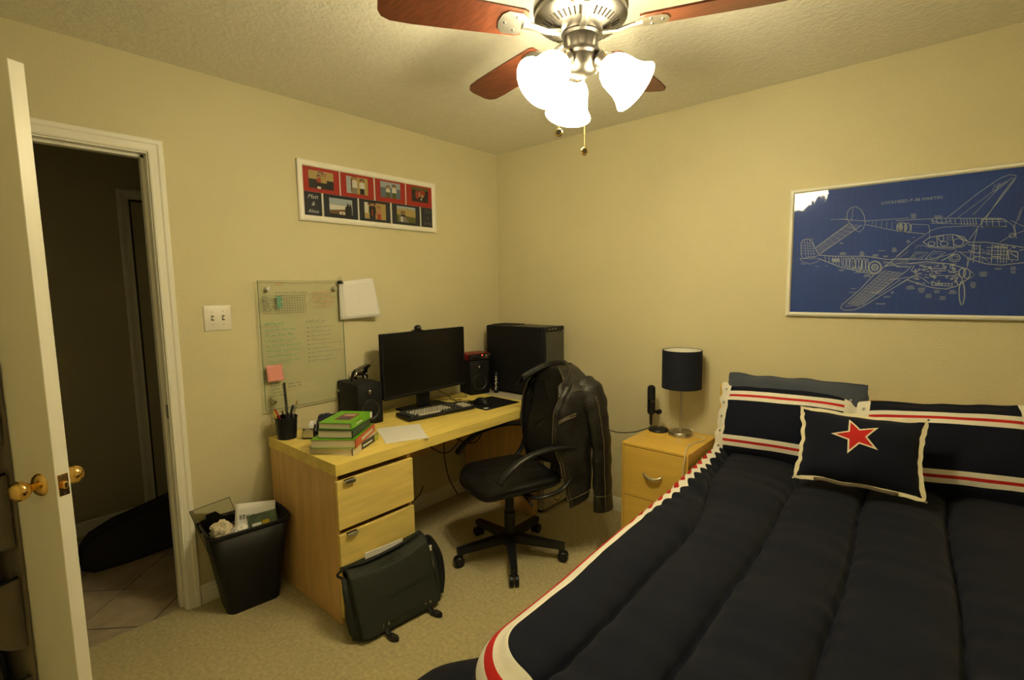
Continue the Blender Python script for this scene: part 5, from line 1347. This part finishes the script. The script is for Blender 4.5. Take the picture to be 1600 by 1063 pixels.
def comf(u, v):
    x = X0c + (X1c - X0c) * u; y = Y0c + (Y1c - Y0c) * v
    d, n = sdf(x, y)
    S_ = seams(y)
    puff = 0
    for a, b in zip(S_, S_[1:]):
        if a <= x <= b:
            t = (x - a) / (b - a)
            puff = .040 * (max(0, 1 - abs(2 * t - 1) ** 3.0)) ** .6
            dist = min(x - a, b - x)
            puck = math.exp(-dist / .022)
            puff -= .012 * math.exp(-(dist / .007) ** 2)
            puff += .0025 * puck * math.sin(y * 62 + 3 * noise.noise(Vector((a * 5, y * 3, 0))))
            # bunched gathers near the seams
            gth = max(0, noise.noise(Vector((a * 9, y * 4.2, 1.7)))) * math.exp(-dist / .06)
            puff += .020 * gth * math.sin(y * 34 + a * 20)
            break
    wr_ = .010 * noise.noise(Vector((x * 1.6 + y * 1.2, y * 5.0, 5))) + .0035 * noise.noise(Vector((x * 3 + y * 4, y * 13, 9)))
    foot = sm(-1.95, -2.1, y)
    z = TOP + (puff + wr_) * (1 - .5 * sm(-.02, .10, d)) 
    # scalloped gathers along the edge towards the head
    sc = sm(-1.35, -.7, y) * math.exp(-((d - .02) / .07) ** 2)
    scal = .019 * (abs(math.sin(y * PI / .083 + .6 * noise.noise(Vector((0, y * 6, 2))))) - .5) * sc
    px, py = x, y
    if d > 0:
        bx, by = x - n[0] * d, y - n[1] * d
        q = CR * PI / 2
        if d < q:
            ph = d / CR
            px = bx + n[0] * CR * math.sin(ph); py = by + n[1] * CR * math.sin(ph)
            z = TOP + (puff + wr_) * .5 * (1 - d / q) + puff * .2 - CR * (1 - math.cos(ph)) + .0
        else:
            e = d - q
            corner = 1 - abs(abs(n[0]) - abs(n[1])) if n[0] and n[1] else 0
            crn = math.exp(-((min(0, -(y + 2.02))) / .26) ** 2) if n[0] < -.3 else corner * .6
            hd_ = sm(-.75, -.45, y)
            fl = (.10 + .72 * crn + .08 * noise.noise(Vector((x * 3, y * 3, 0)))) * (1 - hd_) + .01 * hd_
            rip = .018 * math.sin(y * 17 + x * 11) * min(1, e / .1) * (1 - hd_)
            o = CR + e * fl + rip
            px = bx + n[0] * o; py = by + n[1] * o
            z = TOP - CR - e * math.sqrt(max(.2, 1 - min(.9, fl) ** 2)) + puff * .1
    z += scal * .7
    px += -n[0] * 0 + (n[0] * scal * 1.2 if d > -.12 else 0)
    # the bed edge runs slightly askew: narrower towards the foot
    k = max(0, min(1, (2.2 - px) / .4))
    px += k * (-.045 * sm(-.9, -.1, y) + .022 * sm(-1.2, -1.9, y))
    return (px, py, max(z, .02), d)
cmf = thing('comforter', 'navy quilted comforter with a cream and red striped edge on the bed', 'comforter', (2.39, -1.1, TOP))
MB().grid(comf, 330, 190, attrs=['edge']).build('quilt', 'comforter_cloth', cmf, smooth=True, world=True)

# pillows
def pillow(w, h, t, flange=.0, nu=40, nv=30, seed=0, wob=.01, pinch=.08, rnd=1.0):
    """closed cushion in local x (width), z (height), y thickness; attributes pu, pv in -1..1"""
    def side(sg):
        def f(a, b):
            u, v = a * 2 - 1, b * 2 - 1
            iu, iv = u * (1 + flange / (w / 2)), v * (1 + flange / (h / 2))
            ku = max(0, 1 - abs(iu) ** 2.4); kv = max(0, 1 - abs(iv) ** 2.4)
            th = t / 2 * (ku * kv) ** .55
            x = w / 2 * u * (1 + flange / (w / 2)) * (1 - pinch * (1 - abs(u)) * 0 - pinch * (v * v) * 0 - pinch * .5 * (1 - v * v) * 1 * (abs(u) ** 3))
            z = h / 2 * v * (1 + flange / (h / 2)) * (1 - pinch * .5 * (1 - u * u) * (abs(v) ** 3))
            nn = noise.noise(Vector((x * 7, z * 7, seed)))
            th *= 1 + .18 * nn
            e = max(abs(u), abs(v))
            yy = -sg * th + wob * noise.noise(Vector((x * 6, z * 6, seed + 5))) * (e > .0)
            x *= 1 - .030 * rnd * abs(v) ** 5
            z *= 1 - .05 * rnd * abs(u) ** 6
            x += wob * .8 * noise.noise(Vector((u * 2, v * 5, seed + 9))) * abs(u) ** 4
            z += wob * .8 * noise.noise(Vector((u * 2.6, v * 2, seed + 13))) * abs(v) ** 4
            return (x, yy, z, u, v)
        return f
    m = MB()
    m.grid(side(1), nu, nv, attrs=['pu', 'pv'])
    m.grid(side(-1), nu, nv, attrs=['pu', 'pv'])
    b = (nu + 1) * (nv + 1)
    # flip the second half so that the faces look outward
    k = nu * nv
    m.f = [f[::-1] for f in m.f[:k]] + m.f[k:]
    return m, side(1)
def lean(o, loc, tilt, yaw=0, roll=0):
    o.location = loc
    o.rotation_mode = 'XYZ'
    o.rotation_euler = (R(tilt), R(roll), R(yaw))
def stripe_bands(u1):
    return [(-u1, CREAM), (u1, NAVY), (9, CREAM)]
HB = [(-.74, NAVY), (-.640, CREAM), (-.575, RED), (-.475, CREAM), (.460, NAVY), (.560, CREAM), (.625, RED), (.725, CREAM), (9, NAVY)]
band_mat('sham_cloth', 'pu', stripe_bands(.825), attr2='pv', lim=.825, bands2=HB)
def sham(label, w, h, t, loc, tilt, yaw, roll, seed, side_l=True, side_r=True):
    o = thing('pillow_sham', label, 'pillow', loc, 0, 'striped pillow shams')
    lean(o, loc, tilt, yaw, roll)
    m, f = pillow(w, h, t, .012, seed=seed, wob=.014)
    m.build('cover', 'sham_cloth', o, smooth=True)
    for sx in ((-1,) if side_l else ()) + ((1,) if side_r else ()):
        for k in range(5):
            u = sx * .905; v = -.78 + .39 * k
            x, y, z, _, _ = f((u + 1) / 2, (v + 1) / 2)
            MB().lathe([(.0065, 0), (.006, .002), (.003, .0025), (0, .0015)], 12, basis((x, y - .0005, z), (1, 0, 0), (0, 0, 1), (0, -1, 0)), cap=False).build('grommet', 'pewter', o, smooth=True)
    return o
sham('navy sham with cream red stripes, next to the nightstand', .585, .365, .15, (2.010, -.205, .790), -24, 0, -1.5, 2)
sham('navy sham with cream red stripes, right of the star cushion', .555, .365, .15, (2.595, -.205, .790), -25, 3, -5, 5)
gp = thing('grey_pillow', 'slate grey pillow standing behind the left striped sham', 'pillow', (2.035, -.135, .80))
lean(gp, (2.035, -.145, .815), -10, 0, 0)
m, f = pillow(.605, .385, .13, .004, seed=11, wob=.016)
m.build('cover', 'pillow_grey', gp, smooth=True)
MB().tube([f(0.5 + .5 * math.cos(R(a)) if 0 else a / 24, 1.0)[:3] for a in range(25)], .003, 6).build('seam', 'pillow_grey', gp, smooth=True)

# star cushion
sc_ = thing('star_cushion', 'small navy cushion with a red star and cream edging on the bed', 'cushion', (2.345, -.49, .80))
lean(sc_, (2.345, -.482, .805), -29, 5, .5)
m, f = pillow(.395, .280, .13, .006, seed=17, wob=.008, pinch=.16, rnd=0)
m.build('cover', 'cloth_navy', sc_, smooth=True)
def rim_pt(s, grow=0.0):
    """walk around the cushion outline, s in 0..4"""
    k = int(s) % 4; t = s - int(s)
    a, b = ((t, 0), (1, t), (1 - t, 1), (0, 1 - t))[k]
    x, y, z, u, v = f(a, b)
    return Vector((x, y, z)), u, v
tr = MB(); N_ = 160; vs = []
for i in range(N_):
    p, u, v = rim_pt(4 * i / N_)
    o = Vector((u if abs(u) > .999 else 0, 0, v if abs(v) > .999 else 0))
    if abs(u) > .9 and abs(v) > .9: o = Vector((u, 0, v))
    o.normalize()
    wv = .010 * noise.noise(Vector((i * .30, 3, 0)))
    w_ = .0095 + .004 * noise.noise(Vector((i * .21, 0, 4)))
    vs += [p - o * .006 + Vector((0, -.007, 0)), p + o * w_ + Vector((0, -.004 + wv, 0)), p + o * w_ + Vector((0, .002 + wv, 0)), p - o * .006 + Vector((0, .007, 0))]
tr.add(vs, [[4 * i + a, 4 * ((i + 1) % N_) + a, 4 * ((i + 1) % N_) + (a + 1) % 4, 4 * i + (a + 1) % 4] for i in range(N_) for a in range(4)])
recalc(tr.build('edging', 'cloth_cream', sc_, smooth=50))
# dark ribbon worked into the lower edging
rb = []
for i in range(13):
    p, u, v = rim_pt(.16 + .66 * i / 12); rb.append(p + Vector((0, -.0075, -.006)))
mat('ribbon_brown', (.10, .075, .045), .6)
MB().tube(rb, .0065, 8, flat=.3, updir=(0, 1, 0)).build('edge_ribbon', 'ribbon_brown', sc_, smooth=True)
for s_ in (0, 1, 2, 3):
    p, u, v = rim_pt(s_ + 1e-6)
    MB().lathe([(.0045, 0), (.004, .002), (0, .001)], 10, basis((p.x + u * .006, p.y - .008, p.z + v * .006), (1, 0, 0), (0, 0, 1), (0, -1, 0)), cap=False).build('grommet', 'pewter', sc_)
def star(rs, rot, cx, cz, sx, off, name, m_, par):
    """five pointed patch laid on the swollen front of the cushion"""
    pts = []
    for k in range(10):
        r = rs if k % 2 == 0 else rs * .40
        a = R(rot + 36 * k); pts.append((cx + r * math.cos(a) * sx, cz + r * math.sin(a)))
    m = MB(); n = 7
    def pos(x, z):
        X, Y, Z, _, _ = f((x / (.395 + .012) + .5), (z / (.280 + .012) + .5))
        return (X, Y - off, Z)
    for k in range(10):
        A, B_ = pts[k], pts[(k + 1) % 10]
        base = len(m.v); idx = {}
        vs = []; fs = []
        for i in range(n + 1):
            for j in range(n + 1 - i):
                a, b = i / n, j / n
                idx[(i, j)] = len(vs)
                vs.append(pos(cx + (A[0] - cx) * a + (B_[0] - cx) * b, cz + (A[1] - cz) * a + (B_[1] - cz) * b))
        for i in range(n):
            for j in range(n - i):
                fs.append([idx[(i, j)], idx[(i + 1, j)], idx[(i, j + 1)]])
                if i + j < n - 1: fs.append([idx[(i + 1, j)], idx[(i + 1, j + 1)], idx[(i, j + 1)]])
        m.add(vs, fs)
    return m.build(name, m_, par, smooth=True)
stb = star(.077, 181, -.008, .040, 1.10, .0015, 'star_border', 'cloth_cream', sc_)
star(.061, 181, -.008, .040, 1.10, .0026, 'star_patch', 'cloth_red', stb)

# ------------------------------------------------------------------ ceiling fan with its three lamps
FX, FY = 1.66, -1.41
fan = thing('ceiling_fan', 'pewter ceiling fan with five dark red wood blades and three lit shades', 'ceiling fan', (FX, FY, RZ))
def F(b, name, m, parent=None, smooth=40): return b.build(name, m, parent or fan, smooth=smooth)
zz = lambda z: z - RZ
F(MB().lathe([(.075, 0), (.075, zz(2.415)), (.060, zz(2.395)), (.030, zz(2.385))], 36), 'canopy', 'pewter')
F(MB().lathe([(.030, zz(2.39)), (.10, zz(2.375)), (.138, zz(2.355)), (.147, zz(2.335)), (.147, zz(2.318)), (.140, zz(2.312)), (.144, zz(2.306)), (.144, zz(2.292)), (.132, zz(2.280)), (.085, zz(2.258)), (.06, zz(2.250)), (0, zz(2.249))], 48, cap=False), 'motor_housing', 'pewter')
vt = MB()
for k in range(44):
    a = 2 * PI * k / 44
    vt.box(-.013, .013, -.0026, .0026, -.0015, .0012, M=Matrix.Rotation(a, 4, 'Z') @ Matrix.Translation((.108, 0, zz(2.2685))) @ Matrix.Rotation(R(-25), 4, 'Y'))
F(vt, 'vent_slots', 'dark_gap', smooth=False)['kind'] = 'stuff'
for k in range(5):
    a = R(22 + 72 * k)
    M = Matrix.Rotation(a, 4, 'Z') @ Matrix.Translation((0, 0, zz(2.256))) @ Matrix.Rotation(R(11), 4, 'X')
    out = []
    prof = [(.185, .048), (.20, .055), (.30, .060), (.42, .064), (.52, .066), (.58, .063), (.605, .050), (.615, .028)]
    pts = [(x, w) for x, w in prof] + [(x, -w) for x, w in prof[::-1]]
    bl = F(MB().poly(pts, .006, M), 'blade', 'blade_wood', smooth=False)
    ir = MB().tube([(.07, 0, -.010), (.115, 0, -.014), (.155, 0, -.006), (.19, 0, -.003)], [.016, .013, .014, .018], 10, flat=.45, M=M)
    ir.poly([(.17, -.022), (.20, -.044), (.245, -.046), (.262, -.030), (.268, 0), (.262, .030), (.245, .046), (.20, .044), (.17, .022)], .004, M @ Matrix.Translation((0, 0, -.0045)))
    ib = F(ir, 'blade_iron', 'brushed_metal', bl, smooth=40)
    scw = MB()
    for x, y in ((.215, -.026), (.215, .026), (.248, 0)):
        scw.lathe([(0, -.0075), (.004, -.0065), (.005, -.0045)], 10, M @ Matrix.Translation((x, y, 0)), cap=False)
    F(scw, 'screws', 'pewter', bl)['kind'] = 'stuff'
F(MB().lathe([(.060, zz(2.252)), (.060, zz(2.245)), (.052, zz(2.240)), (.056, zz(2.200)), (.060, zz(2.196)), (.060, zz(2.186)), (.052, zz(2.180)), (.050, zz(2.150)), (.040, zz(2.132)), (.020, zz(2.122)), (0, zz(2.120))], 36, cap=False), 'switch_housing', 'pewter')
emis('shade_glow', LAMP_COL, SHADE_E)
emis('bulb_glow', LAMP_COL, BULB_E)
for k in range(3):
    a = R(18 + 120 * k)
    ca, sa = math.cos(a), math.sin(a)
    dn = R(43)
    ax = Vector((ca * math.cos(dn), sa * math.cos(dn), -math.sin(dn)))
    sd = Vector((-sa, ca, 0)); third = ax.cross(sd)
    o = Vector((ca * .055, sa * .055, zz(2.172)))
    M = basis(o, sd, third * -1 if 0 else third, ax)
    F(MB().tube([Vector((ca * .035, sa * .035, zz(2.168))), o + ax * .01], .011, 10), 'lamp_arm', 'pewter')
    so = F(MB().lathe([(.0, -.004), (.016, -.004), (.020, .004), (.0285, .010), (.0285, .034), (.026, .036)], 24, M, cap=False), 'socket', 'pewter')
    ts = MB()
    for j in range(3):
        b_ = 2 * PI * j / 3 + .5
        ts.tube([M @ Vector((.028 * math.cos(b_), .028 * math.sin(b_), .026)), M @ Vector((.040 * math.cos(b_), .040 * math.sin(b_), .026))], [.002, .0035], 6)
    F(ts, 'thumb_screws', 'brass', so)['kind'] = 'stuff'
    prof = [(.026, .030), (.030, .038), (.044, .052), (.053, .070), (.057, .092), (.060, .118), (.068, .142), (.080, .160), (.0775, .1605), (.0655, .142), (.0575, .118), (.0545, .092), (.0505, .070), (.042, .054), (.028, .040), (.024, .032)]
    sh = F(MB().lathe(prof, 32, M, cap=False), 'glass_shade', 'shade_glow', smooth=True)
    F(MB().lathe([(.010, .030), (.012, .045), (.024, .070), (.027, .088), (.022, .105), (.010, .114), (0, .116)], 16, M, cap=False), 'bulb', 'bulb_glow', sh, smooth=True)
def chain(x, y, z0, z1, fob_tilt):
    m = MB(); z = z0
    while z > z1:
        m.lathe([(0, .0016), (.0016, 0), (0, -.0016)], 6, Matrix.Translation((x, y, zz(z))), cap=False); z -= .0042
    c_ = F(m, 'pull_chain', 'brass', smooth=True)
    c_['kind'] = 'stuff'
    M = Matrix.Translation((x, y, zz(z1 - .012))) @ Matrix.Rotation(R(fob_tilt), 4, 'Z') @ Matrix.Rotation(R(90), 4, 'X')
    F(MB().lathe([(0, -.003), (.011, -.003), (.013, 0), (.011, .003), (0, .003)], 22, M, cap=False), 'fob', 'brass', c_)
    F(MB().lathe([(0, -.0036), (.008, -.0034), (.008, .0034), (0, .0036)], 18, M, cap=False), 'fob_inlay', 'dark_chrome', c_)
chain(.012, .004, 2.12, 1.905, 60)
chain(-.052, -.046, 2.205, 1.965, 20)

# ------------------------------------------------------------------ shoe organiser hanging on the door
og = thing('shoe_organizer', 'taupe hanging shoe organizer with bulging pockets on the door', 'shoe organizer', pin, dang)
OX0, OX1 = .18, .705
def orgback(u, v):
    return (OX0 + (OX1 - OX0) * u, -.008 - .004 * math.sin(u * 9 + v * 5), .20 + 1.60 * v)
MB().grid(orgback, 16, 30).build('backing', 'organizer_cloth', og, smooth=True, solid=.003)
for k in range(3): MB().tube([(OX0 + .06 + k * .2, -.010, 1.79), (OX0 + .06 + k * .2, -.010, 2.046), (OX0 + .06 + k * .2, .010, 2.052), (OX0 + .06 + k * .2, DT + .004, 2.048), (OX0 + .06 + k * .2, DT + .004, 2.02)], .003, 6).build('door_hook', 'brushed_metal', og)
def shoe(label, loc, seed):
    t = thing('shoe', label, 'shoe', loc, dang, 'shoes in the organizer pockets')
    # heel up, toe down in the pocket
    def f(u, v):
        a = 2 * PI * u
        z = .20 - .26 * v
        w = .040 * (math.sin(min(1, v * 1.15 + .12) * PI * .93) ** .6 if v < 1 else 0)
        dpt = .045 * (1 - .45 * v)
        return (w * math.cos(a), -.0 + dpt * .8 * math.sin(a) * (1 if math.sin(a) < 0 else .6), z)
    MB().grid(f, 18, 14).build('upper', 'shoe_dark', t, smooth=True)
    def f2(u, v):
        x, y, z = f(u * .5, v); return (x * 1.06, y * 1.08 + .002, z)
    MB().grid(f2, 12, 14).build('sole', 'black_matte', t, smooth=True, solid=.004)
    return t
rows = [1.50, 1.20, .90, .60, .30]
words = ['top', 'second', 'third', 'fourth', 'lowest']
for r_, z0 in enumerate(rows):
    for c_ in range(3):
        xa = OX0 + .01 + c_ * .172; xb = xa + .160
        bul = .085
        def pk(u, v, xa=xa, xb=xb, z0=z0, c_=c_, r_=r_):
            x = xa + (xb - xa) * u
            h = .215
            k = math.sin(u * PI) ** .7
            n_ = noise.noise(Vector((u * 3 + c_ * 5, v * 3, r_ * 7)))
            y = -.012 - bul * k * (.15 + .85 * math.sin(min(1, .15 + v * 1.0) * PI * .62) ** 1.1) * (1 + .4 * n_)
            z = z0 - .14 + h * v - .018 * k * (v > .99) + .010 * n_ * (1 - v)
            return (x, y, z)
        MB().grid(pk, 16, 14).build('pocket', 'organizer_cloth', og, smooth=True, solid=.003)
        tr_ = [Vector(pk(i / 16, 1.0)) + Vector((0, -.002, 0)) for i in range(17)]
        MB().tube(tr_, .004, 6).build('pocket_binding', 'black_matte', og, smooth=True)
        if c_ == 2:
            p = Vector((math.cos(dang), math.sin(dang), 0)) * ((xa + xb) / 2) + Vector((math.sin(dang), -math.cos(dang), 0)) * .052 + pin
            shoe('dark shoe in the %s pocket of the organizer column by the door edge' % words[r_], (p.x, p.y, z0 - .03), r_)

# ------------------------------------------------------------------ things in the hall
gc = thing('guitar_case', 'long dark guitar bag lying on edge across the hall floor', 'guitar case', (-.80, -2.0, 0))
# outline in the plane of the case (along, up)
outl = [(-.43, .075), (-.425, .03), (-.38, .004), (-.25, .0), (-.10, .012), (.0, .02), (.15, .0), (.30, .0), (.45, .06), (.95, .20), (1.05, .24), (1.05, .36), (.95, .375), (.45, .345), (.30, .34), (.10, .31), (-.10, .255), (-.28, .215), (-.38, .17), (-.42, .12)]
tv = Vector((.10, .995, 0)).normalized(); nvv = Vector((tv.y, -tv.x, 0))
Mg = basis((-.80, -2.0, .004), tv, Vector((-.20, 0, .98)).normalized(), nvv)
vs = []
for d in (0, .11):
    for p in outl: vs.append(Mg @ Vector((p[0], p[1], d)))
n_ = len(outl)
g = MB().add(vs, [list(range(n_))[::-1], list(range(n_, 2 * n_))] + [[i, (i + 1) % n_, n_ + (i + 1) % n_, n_ + i] for i in range(n_)])
recalc(g.build('shell', 'guitar_case', gc, world=True))
for d in (.004, .106): MB().tube([Mg @ Vector((p[0], p[1], d)) for p in outl + outl[:1]], .007, 8).build('piping', 'black_matte', gc, world=True, smooth=True)
MB().tube(curve_pts([Mg @ Vector(p) for p in ((.10, .315, .05), (.14, .345, .055), (.22, .350, .055), (.27, .335, .05))], 5), .010, 8).build('handle', 'black_matte', gc, world=True, smooth=True)
bp_ = thing('backpack', 'grey rounded backpack standing in the hall behind the door', 'backpack', (-.72, -2.62, 0))
def bpk(u, v):
    a = 2 * PI * u; e = v * PI / 2
    k = math.cos(e) ** .35
    return (.11 * k * math.copysign(abs(math.cos(a)) ** .6, math.cos(a)), .105 * k * math.copysign(abs(math.sin(a)) ** .6, math.sin(a)), .50 * math.sin(e) ** .9)
MB().grid(bpk, 36, 16).build('body', 'grey_nylon', bp_, smooth=True)
MB().tube([bpk(.25 + .0, v / 12)[:3] for v in range(12)], .010, 8).build('zip_band', 'black_matte', bp_, smooth=True)
MB().tube(curve_pts([(.02, .10, .40), (.04, .135, .41), (.05, .14, .36), (.04, .11, .33)], 5), .014, 8).build('side_strap', 'black_matte', bp_, smooth=True)
def fpk(u, v):
    a = PI * u; return (.115 + .03 * math.sin(v * PI) * math.sin(a), -.075 + .15 * u, .06 + .22 * v)
MB().grid(fpk, 12, 12).build('front_pocket', 'grey_nylon', bp_, smooth=True, solid=.004)
